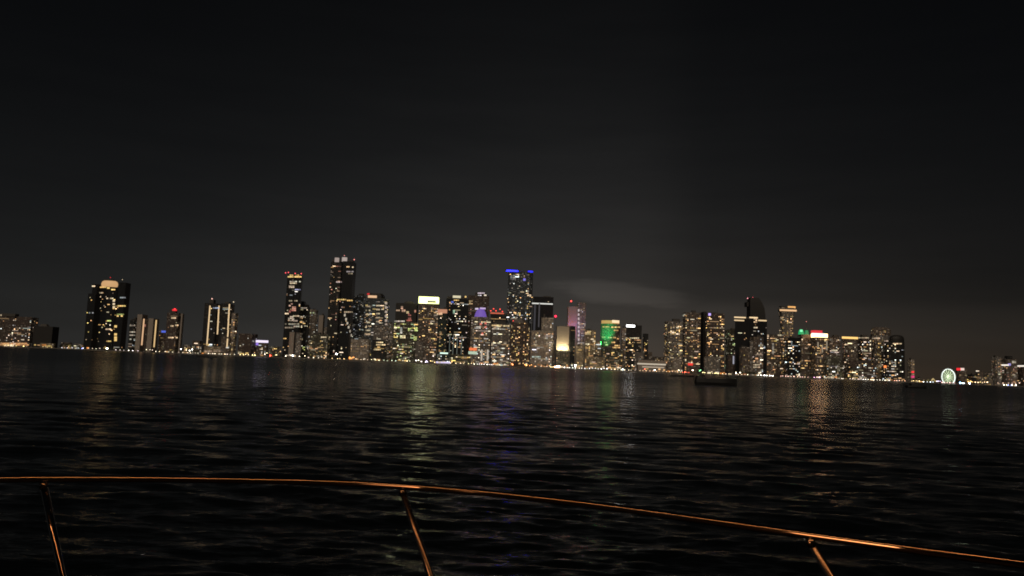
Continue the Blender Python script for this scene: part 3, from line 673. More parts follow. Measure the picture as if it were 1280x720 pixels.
# --- far right, a kilometre further
b = Bld(AP, 'slim pale far tower with two red lights right of the black round-topped tower', 'tower', 2640)
b.vol(1134, 1143, 449.5, d=26, mat='pale'); b.windows(12, 'warm', st=.2); b.strip(1139.5, 1142.5, 465, 2.2, RED, 1.2); b.strip(1139, 1143, 471, 3, (1, .05, .25), .8)
b = Bld(LO, 'dark far block with a red and white roof sign behind the big wheel', 'building', 2900)
b.vol(1194.5, 1209, 460.5, d=30, mat='brown'); b.windows(8, 'warm', st=.2); b.strip(1196, 1200.5, 461.5, 3, (1, .03, .04), 1, 'sign'); b.strip(1201, 1205, 461.5, 3, (1, .75, .65), .9, 'sign')
for q, (u0, u1, vt, mt, lab) in enumerate(((1209, 1220, 468, 'dark', 'unlit far low block right of the red and white sign'), (1219, 1229, 464, 'brown', 'far brown low-rise with one white roof light right of the wheel'), (1230, 1240, 466, 'grey', 'far grey low-rise left of the white-banded far complex'))):
    b = Bld(LO, lab, 'building', 2760 + q * 15); b.vol(u0, u1, vt, d=30, mat=mt); b.windows(12, 'warm', st=.35)
    if q == 1: b.strip(1220, 1224, 463.8, 1.6, PALE, .8)
b = Bld(AP, 'far right apartment complex crossed by a white lit band', 'building', 2750)
b.vol(1239.5, 1252, 446, d=34, mat='grey', dy=4); b.windows(30, 'pink', st=.3); b.vol(1250, 1272, 449, d=36, mat='brown'); b.windows(36, 'pink', st=.35, t1=.85)
b.vol(1256, 1266, 445, d=20, dy=12, mat='dark', part='upper_wall'); b.strip(1249, 1260, 456.4, 1.7, (1, .9, .78), 1.1, 'light_band'); b.strip(1260, 1263.5, 455.8, 3, (.5, .4, 1), .9); b.strip(1265, 1270, 452.5, 3, PALE, .4)
b = Bld(AP, 'last building at the right edge with a white lit balcony band', 'building', 2740)
b.vol(1271, 1300, 456, d=34, mat='red'); b.strip(1271.5, 1284, 457.5, 1.8, (1, .9, .78), 1.0, 'light_band'); b.windows(12, 'pink', st=.3)

for u0, u1, vt, mt, Y, pal, lab in (
        (76, 90, 428, 'brown', 2150, 'warm', 'low dim block behind the trees left of the disc-crowned tower'), (92, 106, 430, 'grey', 2190, 'white', 'lower dim block touching the left side of the disc-crowned tower'),
        (228, 238, 431, 'grey', 2160, 'warm', 'low grey block right of the narrow red-lit tower'), (240, 253, 426, 'brown', 2200, 'white', 'low brown block touching the left side of the strip-lit tower'),
        (336, 351, 433, 'olive', 2160, 'warm', 'low olive block behind the trees left of the slim red-cornered tower'), (404, 411, 409, 'grey', 2260, 'white', 'narrow dim block touching the left side of the tallest left tower'),
        (484, 495, 431, 'pale', 2160, 'warm', 'low pale block between the three-row building and the gridded building'), (815, 832, 446, 'brown', 2200, 'warm', 'low brown block behind the long pale hall'),
        (1144, 1156, 473, 'brown', 2760, 'warm', 'far low block on the point left of the gold canopy'), (1060, 1074, 461, 'olive', 2028, 'gold', 'small olive block at the water below the gold-bar tower')):
    b = Bld(LO, lab, 'building', Y); b.vol(u0, u1, vt, d=22, mat=mt); b.windows(12, pal, st=.45)
for b in ALL:                                   # lift houses, tanks and aerials on the bare flat roofs
    parts = [v for v in b.vols if v['obj'].name.split('.')[0] not in ('wall', 'podium', 'upper_wall', 'side_wing', 'side_wall', 'front_wing', 'lower_wall', 'stair_core', 'front_block', 'front_bay', 'concrete_fin')]
    if parts or b.label.startswith('low') or 'entrance' in b.label: continue
    rec = b.vols[0]; P = rec['P']; cx_, cy_ = sum(p[0] for p in P) / len(P), sum(p[1] for p in P) / len(P)
    hw = (max(p[0] for p in P) - min(p[0] for p in P)) / 2
    if rec['rings']and len(rec['rings']) > 2: continue
    for q in range(random.choice((1, 2))):
        w_, h_ = hw * random.uniform(.25, .45), random.uniform(3, 6.5); ox = random.uniform(-.4, .4) * hw
        b.loft([(-w_, -5), (w_, -5), (w_, 5), (-w_, 5)], cx_ + ox, cy_ + random.uniform(-3, 3) + 4 * q, rec['z1'] - .3 - .1 * q, rec['z1'] + h_, None, M['roof'], 'roof_house')
    if random.random() < .6:
        V, Fc = tube([(cx_ + hw * .3, cy_, rec['z1'] - .5), (cx_ + hw * .3, cy_, rec['z1'] + random.uniform(8, 16))], .3, 6)
        link('aerial', mesh('aerial', [Vector(p) - b.root.location for p in V], Fc, M['steel']), b.root)
for b in ALL:
    if b.Y > 2075: continue
    rec = b.vols[0]; P = rec['P']; ua, ub = proj((min(p[0] for p in P), b.Y, 6))[0], proj((max(p[0] for p in P), b.Y, 6))[0]
    if ub - ua < 8 or ua > 1130: continue
    u = ua + random.uniform(.5, 3)
    while u < ub - 2.5:
        w_ = random.uniform(1.6, 5)
        if random.random() < .72: b.strip(u, min(u + w_, ub - .5), shore_v((ua + ub) / 2) - random.uniform(3.0, 5.5), random.uniform(1.1, 2.0), random.choice((WARM, GOLD, WHITE, PALE, ORANGE, WARM)), random.uniform(.25, 1.1), 'shop_front')
        u += w_ + random.uniform(.4, 2.5)
NWIN = flush_windows()
print('windows', NWIN)

# ------------------------------------------------------------------ setting: ground, sea wall
edge = [(-9000, 1985), (-1400, 1985), (1062, 1985), (1110, 2120), (1150, 2560), (1400, 2610), (9000, 2610)]
gm = plain('ground_paving', (0.06, 0.055, 0.05), .9, scale=.02)
V = [(x, y, GZ) for x, y in edge] + [(x, 14000, GZ) for x, y in edge]; n = len(edge)
tag(link('ground', mesh('ground', V, [(i, i + 1, n + i + 1, n + i) for i in range(n - 1)], gm)), kind='structure')
V = []; Fc = []
for x, y in edge: V += [(x, y - .9, -2), (x, y - .9, GZ + .35), (x, y + .1, GZ + .35), (x, y + .1, GZ - .5)]
for i in range(n - 1):
    a = 4 * i
    for k in range(3): Fc.append((a + k, a + 4 + k, a + 5 + k, a + 1 + k))
o = link('sea_wall', mesh('sea_wall', V, Fc, plain('stained_concrete', (0.12, 0.11, 0.10), .9, scale=.05)))
tag(o, 'low dark concrete sea wall along the whole city shore', 'sea wall')

# ------------------------------------------------------------------ trees on the waterfront
leafm, nt, bb = newmat('leaves'); nn = N(nt)
tc = nn.node('ShaderNodeTexCoord'); no = nn.node('ShaderNodeTexNoise'); no.inputs['Scale'].default_value = .9; nn.link(tc.outputs['Object'], no.inputs['Vector'])
nn.link(nn.mix(no.outputs[0], (.03, .045, .018), (.085, .10, .04)), bb.inputs['Base Color']); bb.inputs['Roughness'].default_value = .7
barkm = plain('bark', (.09, .065, .045), .9)
def crown_mesh(seed, w, h):
    r = random.Random(seed); V = []; Fc = []
    blobs = [(r.uniform(-w * .32, w * .32), r.uniform(-w * .32, w * .32), h * r.uniform(.42, .85), w * r.uniform(.16, .27)) for _ in range(9)]
    for bx, by, bz, br in blobs:
        for _ in range(46):
            d = Vector((r.gauss(0, 1), r.gauss(0, 1), r.gauss(0, .8))).normalized() * br * r.uniform(.55, 1.05)
            c = Vector((bx, by, bz)) + d; t = Vector((r.gauss(0, 1), r.gauss(0, 1), r.gauss(0, 1))).normalized(); q = t.orthogonal().normalized(); k = r.uniform(.28, .6)
            i = len(V); V += [c - t * k, c + q * k * .6, c + t * k, c - q * k * .6]; Fc.append((i, i + 1, i + 2, i + 3))
    return mesh('crown', V, Fc, leafm)
def palm_mesh(seed, h):
    r = random.Random(seed); V = []; Fc = []
    for k in range(15):
        a = 2 * math.pi * k / 15 + r.uniform(-.2, .2); L = r.uniform(2.6, 3.4); up = r.uniform(.2, 1.1); prev = None
        for j in range(6):
            t = j / 5; p = Vector((math.cos(a) * L * t, math.sin(a) * L * t, h + up * math.sin(t * 2.2) * 1.3 - 1.9 * t * t))
            wd = .45 * (1 - t) * min(1, 4 * t + .3) + .05; sd = Vector((-math.sin(a), math.cos(a), 0)) * wd
            i = len(V); V += [p - sd, p + sd]
            if j: Fc.append((i - 2, i - 1, i + 1, i))
    return mesh('crown', V, Fc, leafm)
protos = []
for k, (w, h) in enumerate(((8, 9), (10, 11), (7, 7.5))):
    v1, f1 = tube([(0, 0, -.2), (.15, .1, h * .3), (.1, .2, h * .62)], [.32, .24, .12], 7)
    v2, f2 = tube([(.12, .1, h * .33), (w * .2, .3, h * .6)], [.16, .07], 6); v3, f3 = tube([(.12, .1, h * .3), (-w * .2, -.3, h * .58)], [.16, .07], 6)
    V, Fc = join((v1, f1), (v2, f2), (v3, f3))
    protos.append(('broad_tree', mesh('trunk', V, Fc, barkm), crown_mesh(40 + k, w, h), h))
V, Fc = tube([(0, 0, -.2), (.2, 0, 4), (.5, .1, 8.6)], [.28, .2, .15], 7)
protos.append(('palm_tree', mesh('trunk', V, Fc, barkm), palm_mesh(3, 8.6), 9.4))
def tree(kind, x, y, s, label, group):
    nm, tr, cr, h = protos[kind]
    r = bpy.data.objects.new(nm, None); COL.objects.link(r); r.location = (x, y, GZ); r.rotation_euler = (0, 0, random.uniform(0, 6.28)); r.scale = (s, s, s)
    tag(r, label, 'tree', group); link('trunk', tr, r); c = link('crown', cr, r)
    if kind == 3: c.location = (.45, .1, 0)
TREES = [(75, 106, 9, 1.05, 'dark tree between the hipped dark block and the disc-crowned tower'), (143, 162, 5, .75, 'dark tree between the disc-crowned tower and the brown twin slab'),
         (163, 206, 8, .6, 'dark low tree at the foot of the brown twin slab'), (213, 254, 12, .85, 'dark tree between the red-lit narrow tower and the strip-lit tower'),
         (322, 353, 7, 1.0, 'dark tree left of the slim red-cornered tower'), (376, 412, 7, .8, 'dark tree right of the slim red-cornered tower'), (446, 462, 3, .7, 'dark tree below the tallest left tower'),
         (483, 497, 5, 1.15, 'dark tree left of the green-gold gridded building'), (585, 600, 4, .9, 'dark tree below the red and teal signs'), (614, 636, 4, .7, 'dark tree below the sand-coloured block'),
         (670, 692, 4, .8, 'dark tree below the pale stepped building'), (760, 790, 5, .7, 'dark tree below the green-lit tower'), (842, 880, 7, .8, 'dark tree below the tan gold-balcony tower'),
         (926, 948, 7, 1.1, 'dark tree below the black gold-roofed block'), (962, 1012, 8, .7, 'dark tree below the hourglass tower'), (1055, 1100, 8, .65, 'dark tree below the gold-bar tower')]
for u0, u1, nt_, s, lab in TREES:
    for k in range(nt_):
        u = u0 + (u1 - u0) * (k + random.uniform(.25, .75)) / nt_; Y = random.uniform(2000, 2012)
        tree(random.choice((0, 1, 2, 0, 1, 3)), at(u, 440, Y).x, Y, s * random.uniform(.75, 1.2), lab, 'trees along the city waterfront')
for k in range(11):
    u = 1138 + (1176 - 1138) * (k + random.uniform(.2, .8)) / 11; Y = random.uniform(2625, 2650)
    tree(random.choice((0, 1, 2)), at(u, 470, Y).x, Y, random.uniform(1.0, 1.5), 'dark far tree on the low point left of the big wheel', 'trees along the city waterfront')

# ------------------------------------------------------------------ lamps along the shore
V1, F1 = tube([(0, 0, 0), (0, 0, 1)], .12, 6)
POLE = mesh('pole', V1, F1, M['steel'])
HEAD = sphere_mesh('lamp_head', M['lamp'], 10, 6)
def lamp(u, v, colr, st, r, label, group, Y=1991):
    p = at(u, v, Y); z = max(p.z, GZ + .9 + r)
    o = bpy.data.objects.new('street_lamp', None); COL.objects.link(o); o.location = (p.x, Y, GZ)
    tag(o, label, 'street lamp', group)
    q = link('pole', POLE, o); q.scale = (1, 1, z - GZ - r * .4)
    h = link('lamp_head', HEAD, o, (0, 0, z - GZ)); h.scale = (r * 1.15, r * .9, r * .7); h.color = (*colr, st * 3.4)
G = 'lamps along the city waterfront'
WH = (1, .82, .58); YL = (1, .7, .28); OR = (1, .42, .12)
RUNS = [  # u0, u1, count, px above the shore line, colour, strength, radius, label
    (2, 36, 5, 1.6, YL, 1.4, .9, 'warm lamp before the lit podium of the reddish block'), (52, 68, 3, 1.8, YL, .8, .8, 'warm lamp before the hipped dark block'),
    (76, 106, 8, 2.0, (.85, .9, 1), 1.2, .8, 'cool white lamp below the trees left of the disc-crowned tower'), (101, 103, 1, 1.4, (.25, .3, 1), 2.5, .9, 'blue lamp beside the foot of the disc-crowned tower'),
    (109, 128, 6, 2.4, WH, 1.2, .9, 'white lamp at the left foot of the disc-crowned tower'), (133, 134, 1, 2.8, (1, .8, .5), 7, 1.7, 'biggest warm lamp at the foot of the disc-crowned tower'),
    (140, 176, 9, 1.3, (1, .85, .78), 1.3, .8, 'small pinkish white lamp below the brown twin slab'), (180, 202, 7, 3.0, WH, 1.3, .9, 'white lamp between the brown twin slab and the narrow red-lit tower'),
    (204, 230, 8, 2.2, WH, .8, .8, 'small white lamp at the foot of the narrow red-lit tower'), (224, 246, 5, 6.0, (.95, 1, .9), 3, 1.1, 'tall bright white lamp between the narrow tower and the strip-lit tower'), (233, 249, 5, 1.0, WH, 1.2, .7, 'lamp in a short even row of five at the water left of the strip-lit tower'),
    (259, 270, 4, 1.0, WH, 1.6, .7, 'lamp in a short even row at the foot of the strip-lit tower'), (271, 294, 10, 1.6, WH, 1.0, .8, 'crowded white lamp at the right foot of the strip-lit tower'),
    (298, 321, 10, 2.0, (1, .76, .36), 2.0, 1.0, 'yellow lamp below the low brown block right of the strip-lit tower'), (326, 335, 3, 4.6, WH, 2.6, 1.0, 'white lamp left of the slim red-cornered tower'), (337.3, 338, 1, 1.6, (1, .04, .02), 9, 1.6, 'single bright red lamp at the water left of the slim red-cornered tower'),
    (343.5, 346, 2, 4.2, (1, .8, .4), 2, 1.0, 'yellow lamp by the trees left of the slim red-cornered tower'), (355, 376, 6, 3.0, WH, 2.2, .9, 'white lamp at the foot of the slim red-cornered tower'), (365.5, 366.5, 1, 5.0, (.9, .95, 1), 6, 1.4, 'brightest white lamp at the foot of the slim red-cornered tower'),
    (378, 411, 9, 3.0, WH, 1.6, .9, 'white lamp before the low olive block'), (420, 421, 1, 7.2, (.95, 1, .82), 9, 1.9, 'large round white floodlight at the foot of the tallest left tower'), (413, 434, 6, 2.4, (1, .65, .3), 1.6, .9, 'warm lamp at the foot of the tallest left tower'),
    (444, 466, 7, 2.0, (1, .8, .5), 1.1, .8, 'small warm lamp before the pale wide low building'), (466, 496, 9, 2.6, (.8, 1, .7), 1.3, .8, 'greenish white lamp before the dark three-row building'),
    (497, 516, 6, 3.0, WH, 1.3, .9, 'white lamp at the foot of the green-gold gridded building'), (518, 528, 5, 3.6, (1, .92, .78), 3.0, 1.1, 'bright white lamp below the rooftop sign panel tower'), (532, 534.5, 3, 2.6, (.8, .7, 1), 3, 1.0, 'violet white lamp right of the rooftop sign panel tower'),
    (536, 546, 3, 3.4, YL, 1.4, .9, 'yellow lamp left of the lilac shop fronts'), (562, 592, 9, 2.2, (1, .8, .45), 1.6, .9, 'yellow lamp before the podium of the broad black tower'), (592, 613, 11, 1.6, (1, .92, .82), 1.6, .9, 'pale lamp below the purple-domed tower'),
    (614, 637, 7, 2.0, (1, .65, .35), .9, .8, 'dim warm lamp below the sand-coloured block'), (639, 642, 2, 4.0, (1, .3, .1), 2.6, 1.0, 'orange red lamp below the curved brown block'), (654, 666, 6, 3.4, OR, 2.2, 1.0, 'orange lamp right below the curved brown block'),
    (667, 692, 6, 1.8, WH, 1.0, .8, 'white lamp below the pale stepped building'), (686, 692, 3, 2.6, YL, 2.6, 1.0, 'gold lamp left of the floodlit yellow slab'), (693, 699, 3, 2.8, (1, .62, .34), 22, 1.6, 'big orange white floodlight at the foot of the floodlit yellow slab'), (700, 736, 15, 1.2, (1, .95, .85), 1.6, .8, 'white lamp in the close row below the yellow slab'), (718.8, 720, 1, 5.5, (1, .95, .85), 30, 1.5, 'large white floodlight right of the floodlit yellow slab'),
    (736, 760, 11, 2.4, (.98, .95, .95), 2.0, .9, 'white lamp below the stepped tan building'), (761, 796, 12, 2.2, WH, 1.5, .9, 'white lamp below the green-lit tower'), (778, 780, 1, 4.0, (.9, 1, .95), 5, 1.2, 'bright cool lamp between green-lit tower and dark grey office tower'),
    (798, 834, 14, 1.2, (1, .62, .34), 1.5, .8, 'orange lamp in the row before the long pale hall'), (805, 808, 2, 3.0, (1, .12, .08), 2.4, .9, 'red lamp before the long pale hall'), (817.5, 819, 1, 3.6, (.85, 1, 1), 5, 1.3, 'bright cyan white lamp before the long pale hall'),
    (836, 852, 7, 2.0, (1, .68, .38), 1.5, .9, 'warm lamp below the gold-balcony tower'), (848, 850, 1, 4.5, WH, 4, 1.0, 'bright white lamp below the gold-balcony tower'), (852, 863, 7, 1.8, (1, .12, .06), 2.0, .8, 'red lamp in the row below the flat-topped brown tower'), (865, 867, 1, 4.0, WH, 5, 1.2, 'bright white lamp below the flat-topped brown tower'),
    (873, 877, 2, 5.8, (.3, 1, .4), 2.2, .9, 'green lamp below the black windowless slab'), (877, 900, 12, 2.2, (1, .78, .35), 1.8, .9, 'yellow lamp below the violet-light tower'), (901, 916, 6, 2.0, (1, .72, .42), 1.2, .8, 'warm lamp right of the violet-light tower'), (919, 928, 2, 4.2, WH, 6, 1.2, 'bright white lamp below the orange lit canopy'), (917, 937, 7, 1.8, (1, .8, .55), 1.3, .8, 'small lamp below the plain brown wall block'),
    (945, 968, 14, 1.6, (1, .94, .84), 2.6, .9, 'bright white lamp in the close row below the brown low-rise'), (974, 1012, 17, 1.8, (1, .62, .46), 1.4, .8, 'pinkish lamp in the row below the hourglass tower'), (1015, 1026, 5, 2.4, (1, .5, .75), 2.0, .9, 'pink violet lamp below the red-roofed tower'),
    (1029, 1056, 14, 1.2, (1, .82, .62), 1.3, .7, 'warm white lamp in the row below the dome-topped low mass'), (1061, 1076, 7, 1.4, (1, .8, .6), 1.5, .8, 'warm white lamp in the row left of the domed towers'), (1077, 1114, 17, 1.4, (1, .88, .74), 1.6, .8, 'white lamp in the row below the domed towers'), (1116, 1133, 7, 2.0, (1, .5, .3), 1.5, .9, 'orange lamp below the black round-topped tower')]
for u0, u1, cnt, dv, colr, st, r, lab in RUNS:
    cnt = cnt if cnt < 4 or 'even' in lab else max(3, round(cnt * .65))
    for k in range(cnt):
        u = u0 + (u1 - u0) * (k + (.5 if cnt < 6 and 'even' in lab else random.uniform(.2, .8))) / cnt
        j = .0 if 'even' in lab else random.uniform(-.7, 1.3) * min(dv, 2.4) * .6
        c2 = tuple(min(1, max(0, c * random.uniform(.9, 1.1))) for c in colr)
        lamp(u, shore_v(u) - dv - j, c2, st * (1 if cnt == 1 else math.exp(random.gauss(0, .45))), r * random.uniform(.85, 1.15), lab, G, Y=random.uniform(1988, 1996))
FAR = [(1138, 1150, 5, 3.0, YL, 2.0, 1.1, 'yellow lamp on the far point right of the black round-topped tower'), (1153, 1168, 6, 2.4, (.8, .92, 1), 2.6, 1.1, 'cool white lamp on the far point left of the big wheel'), (1170, 1176, 4, 3.6, (.85, .7, 1), 3, 1.2, 'violet white lamp beside the big wheel'),
       (1177, 1195, 8, 1.6, (1, .55, .5), 1.6, 1.0, 'pink lamp at the foot of the big wheel'), (1199.5, 1201, 1, 1.0, (.2, .6, 1), 9, 2.2, 'large blue lamp right of the big wheel'), (1203, 1206, 2, 1.6, (.8, .95, 1), 3, 1.2, 'pale lamp beside the large blue lamp'), (1211.5, 1213, 1, .6, (.6, .65, 1), 9, 1.9, 'large violet blue lamp right of the large blue lamp'),
       (1209, 1216, 4, 5.0, (1, .62, .22), 3, 1.3, 'gold lamp below the far low-rises'), (1218, 1236, 7, 4.4, (1, .72, .4), 2.4, 1.2, 'warm lamp below the far low-rises'), (1246, 1278, 9, 5, (1, .66, .5), 1.4, 1.1, 'pinkish lamp at the foot of the far right complex'), (1252, 1272, 6, 1.6, (1, .95, .7), 3, 1.3, 'pale lamp at the water before the far right complex'), (1256, 1274, 3, 1.0, (.4, .5, 1), 3, 1.2, 'blue lamp at the water before the far right complex')]
for u0, u1, cnt, dv, colr, st, r, lab in FAR:
    cnt = cnt if cnt < 4 else max(3, round(cnt * .7))
    for k in range(cnt):
        u = u0 + (u1 - u0) * (k + random.uniform(.2, .8)) / cnt
        lamp(u, shore_v(u) - .4 - dv - random.uniform(-.5, .6), colr, st * (1 if cnt == 1 else math.exp(random.gauss(0, .4))), r, lab, G, Y=2614 if u > 1183 else 2620)

# ------------------------------------------------------------------ big wheel and the gold canopy
wc = at(1185.5, 471.2, 2640); WR = 9.7 / F * 2640
wheel = bpy.data.objects.new('ferris_wheel', None); COL.objects.link(wheel); wheel.location = (wc.x, wc.y, GZ); wheel.rotation_euler = (0, 0, R(13))
tag(wheel, 'white rimmed observation wheel lit green inside, on the far shore', 'ferris wheel')
hz = wc.z - GZ
def ring(r, y, tr, n=64): 
    P = [(r * math.cos(2 * math.pi * k / n), y, hz + r * math.sin(2 * math.pi * k / n)) for k in range(n)]
    V = []; Fc = []
    for k in range(n):
        a = 2 * math.pi * k / n; e = Vector((math.cos(a), 0, math.sin(a)))
        for j in range(6):
            t = 2 * math.pi * j / 6; V.append(Vector(P[k]) + e * tr * math.cos(t) + Vector((0, tr * math.sin(t), 0)))
    for k in range(n):
        for j in range(6): Fc.append((k * 6 + j, k * 6 + (j + 1) % 6, ((k + 1) % n) * 6 + (j + 1) % 6, ((k + 1) % n) * 6 + j))
    return V, Fc
V, Fc = join(ring(WR, -1.4, .65), ring(WR, 1.4, .65))
o = link('rim', mesh('rim', V, Fc, M['lamp']), wheel); o.color = (.9, 1, .92, 1.8)
V, Fc = tube([(0, -1.4, 0), (0, -1.0, WR * .97)], .33, 5); sp = mesh('spoke', V, Fc, M['lamp'])
for k in range(28):
    o = link('spoke', sp, wheel, (0, 0, hz)); o.rotation_euler = (0, 2 * math.pi * k / 28, 0); o.color = (.8, 1, .6, 2.0)
    if k % 2: o.scale = (1, -1, 1)
gon = mesh('gondola', *[[(x, y, z) for z in (-1.3, 1.1) for y in (-.9, .9) for x in (-1.1, 1.1)], [(0, 2, 3, 1), (4, 5, 7, 6), (0, 1, 5, 4), (1, 3, 7, 5), (3, 2, 6, 7), (2, 0, 4, 6)]], plain('gondola_shell', (.5, .5, .5), .4))
for k in range(28):
    a = 2 * math.pi * (k + .5) / 28; link('gondola', gon, wheel, ((WR + 2.2) * math.cos(a), 0, hz + (WR + 2.2) * math.sin(a)))
V, Fc = tube([(0, -2.6, hz), (0, 2.6, hz)], 1.3, 12); link('hub', mesh('hub', V, Fc, M['steel']), wheel)
for sx in (-1, 1):
    for sy in (-1, 1):
        V, Fc = tube([(sx * 10, sy * 5, 0), (0, sy * 2.4, hz)], .55, 8); link('support_leg', mesh('support_leg', V, Fc, M['steel']), wheel)
link('platform', box_mesh('platform', -14, 14, -6, 6, 0, 2.2, M['roof']), wheel)

pc = at(1167.5, 474, 2650)
cn = bpy.data.objects.new('event_canopy', None); COL.objects.link(cn); cn.location = (pc.x, 2665, GZ); tag(cn, 'low peaked canopy glowing gold left of the big wheel', 'canopy')
for k, (ox, w, h) in enumerate(((-11, 15, 11), (5, 22, 15.5), (17, 11, 9))):
    V = []; Fc = []; nn_ = 16; rr = ((1, 0), (.8, .22), (.5, .5), (.22, .85), (.05, 1))
    for f, t in rr:
        for i in range(nn_): V.append((ox + w / 2 * f * math.cos(2 * math.pi * i / nn_), 8 * f * math.sin(2 * math.pi * i / nn_), 4 + (h - 4) * t))
    for r_ in range(len(rr) - 1):
        for i in range(nn_): a = r_ * nn_ + i; b_ = r_ * nn_ + (i + 1) % nn_; Fc.append((a, b_, b_ + nn_, a + nn_))
    Fc.append(tuple(range((len(rr) - 1) * nn_, len(rr) * nn_)))
    o = link('tent_roof', mesh('tent_roof', V, Fc, M['glow'], smooth=True), cn); o.color = (1, .74, .32, .55)  # floodlighting on the tents is given to the fabric as emission
    for sx in (-1, 1):
        V, Fc = tube([(ox + sx * w * .42, -2, 0), (ox + sx * w * .42, -2, 5)], .3, 6); link('mast', mesh('mast', V, Fc, M['steel']), cn)

# ------------------------------------------------------------------ dark boats on the water
hullm = plain('dark_hull_paint', (0.012, 0.012, 0.013), .6, scale=.8)
def dark_boat(name, label, cat, u0, u1, Y, h, house, beam=3.2, mast=None):
    v = 433 + .0395 * (u0 + u1) / 2; x0, x1 = at(u0, v, Y).x, at(u1, v, Y).x; L = x1 - x0
    r = bpy.data.objects.new(name, None); COL.objects.link(r); r.location = ((x0 + x1) / 2, Y, 0); tag(r, label, cat)
    V = []; Fc = []; ns = 14
    for i in range(ns + 1):
        t = i / ns; x = -L / 2 + L * t; bw = beam / 2 * (min(1, .8 + t) if t < .6 else max(.12, 1 - ((t - .6) / .4) ** 2.2)); zt = h * (.86 + .14 * t * t)
        for y, z in ((-bw * .7, -.4), (-bw, .35 * h), (-bw, zt), (bw, zt), (bw, .35 * h), (bw * .7, -.4)): V.append((x, y, z))
    for i in range(ns):
        for k in range(6): a = i * 6 + k; b_ = i * 6 + (k + 1) % 6; Fc.append((a, a + 6, b_ + 6, b_))
    Fc.append((0, 1, 2, 3, 4, 5)); Fc.append(tuple(ns * 6 + k for k in (5, 4, 3, 2, 1, 0)))
    link('hull', mesh('hull', V, Fc, hullm), r)
    a, b_, hh = house
    V = [(-L/2 + L*a, -beam*.34, h*.85), (-L/2 + L*b_, -beam*.34, h*.85), (-L/2 + L*b_, beam*.34, h*.85), (-L/2 + L*a, beam*.34, h*.85),
         (-L/2 + L*a + .1, -beam*.3, h + hh), (-L/2 + L*b_ - .5, -beam*.3, h + hh), (-L/2 + L*b_ - .5, beam*.3, h + hh), (-L/2 + L*a + .1, beam*.3, h + hh)]
    link('cabin', mesh('cabin', V, [(0, 3, 2, 1), (4, 5, 6, 7), (0, 1, 5, 4), (1, 2, 6, 5), (2, 3, 7, 6), (3, 0, 4, 7)], hullm), r)
    if mast:
        t, mh = mast; V, Fc = tube([(-L/2 + L*t, 0, h*.8), (-L/2 + L*t, 0, mh)], .09, 6); link('mast', mesh('mast', V, Fc, hullm), r)
dark_boat('barge', 'unlit black low barge lying on the water before the right cluster', 'boat', 869.5, 921, 196, 1.75, (.02, .16, .35), mast=(.08, 4.2))
dark_boat('motorboat', 'unlit distant boat just left of the black low barge', 'boat', 838, 868, 520, 1.0, (.2, .5, .35))
dark_boat('motorboat', 'small unlit boat below the black round-topped tower at right', 'boat', 1133, 1158, 345, 1.2, (.2, .55, .8))
dark_boat('motorboat', 'unlit distant boat below the strip-lit tower at left', 'boat', 246, 272, 600, 1.3, (.25, .6, .9))

# ------------------------------------------------------------------ the boat we stand on: bow rail
boat = bpy.data.objects.new('tour_boat', None); COL.objects.link(boat); boat.location = (0, 0, 0)
tag(boat, 'bow of the boat with a thin polished steel rail glinting orange', 'boat')
RZ = CAMZ - 0.42
def on_plane(u, v, z):
    d = ray(u, v); t = (z - CAMZ) / d.z; return Vector((d.x * t, d.y * t, z))
def steel(name, r0, r1, col):
    m_, nt_, b_m = newmat(name); q = N(nt_)
    b_m.inputs['Metallic'].default_value = 1; b_m.inputs['Base Color'].default_value = (*col, 1)
    tc_ = q.node('ShaderNodeTexCoord'); no_ = q.node('ShaderNodeTexNoise'); no_.inputs['Scale'].default_value = 14; no_.inputs['Detail'].default_value = 6; q.link(tc_.outputs['Object'], no_.inputs['Vector'])
    mr_ = q.node('ShaderNodeMapRange'); q.link(no_.outputs[0], mr_.inputs[0]); mr_.inputs[3].default_value = r0; mr_.inputs[4].default_value = r1; q.link(mr_.outputs[0], b_m.inputs['Roughness'])
    return m_
railm = steel('polished_steel', .02, .09, (.42, .40, .38)); postm = steel('brushed_steel', .16, .28, (.42, .40, .38))
pix = [(-260, 603), (-120, 600), (0, 599), (52, 598.5), (150, 598.5), (250, 599.5), (400, 602.5), (500, 607.5), (570, 613), (640, 619.5), (760, 633.5), (880, 650), (1010, 668.5), (1150, 688), (1280, 705), (1420, 724)]
ctl = [on_plane(u, v, RZ) for u, v in pix]
path = []
for i in range(len(ctl) - 1):
    p0, p1, p2, p3 = ctl[max(i - 1, 0)], ctl[i], ctl[i + 1], ctl[min(i + 2, len(ctl) - 1)]
    for k in range(6):
        t = k / 6; path.append(.5 * ((2 * p1) + (p2 - p0) * t + (2 * p0 - 5 * p1 + 4 * p2 - p3) * t * t + (3 * p1 - p0 - 3 * p2 + p3) * t ** 3))
path.append(ctl[-1])
V, Fc = tube(path, .0112, 20); link('handrail', mesh('handrail', V, Fc, railm, smooth=True), boat)
DZ = RZ - .70
def base_pt(u, v, y): return at(u, v, y)
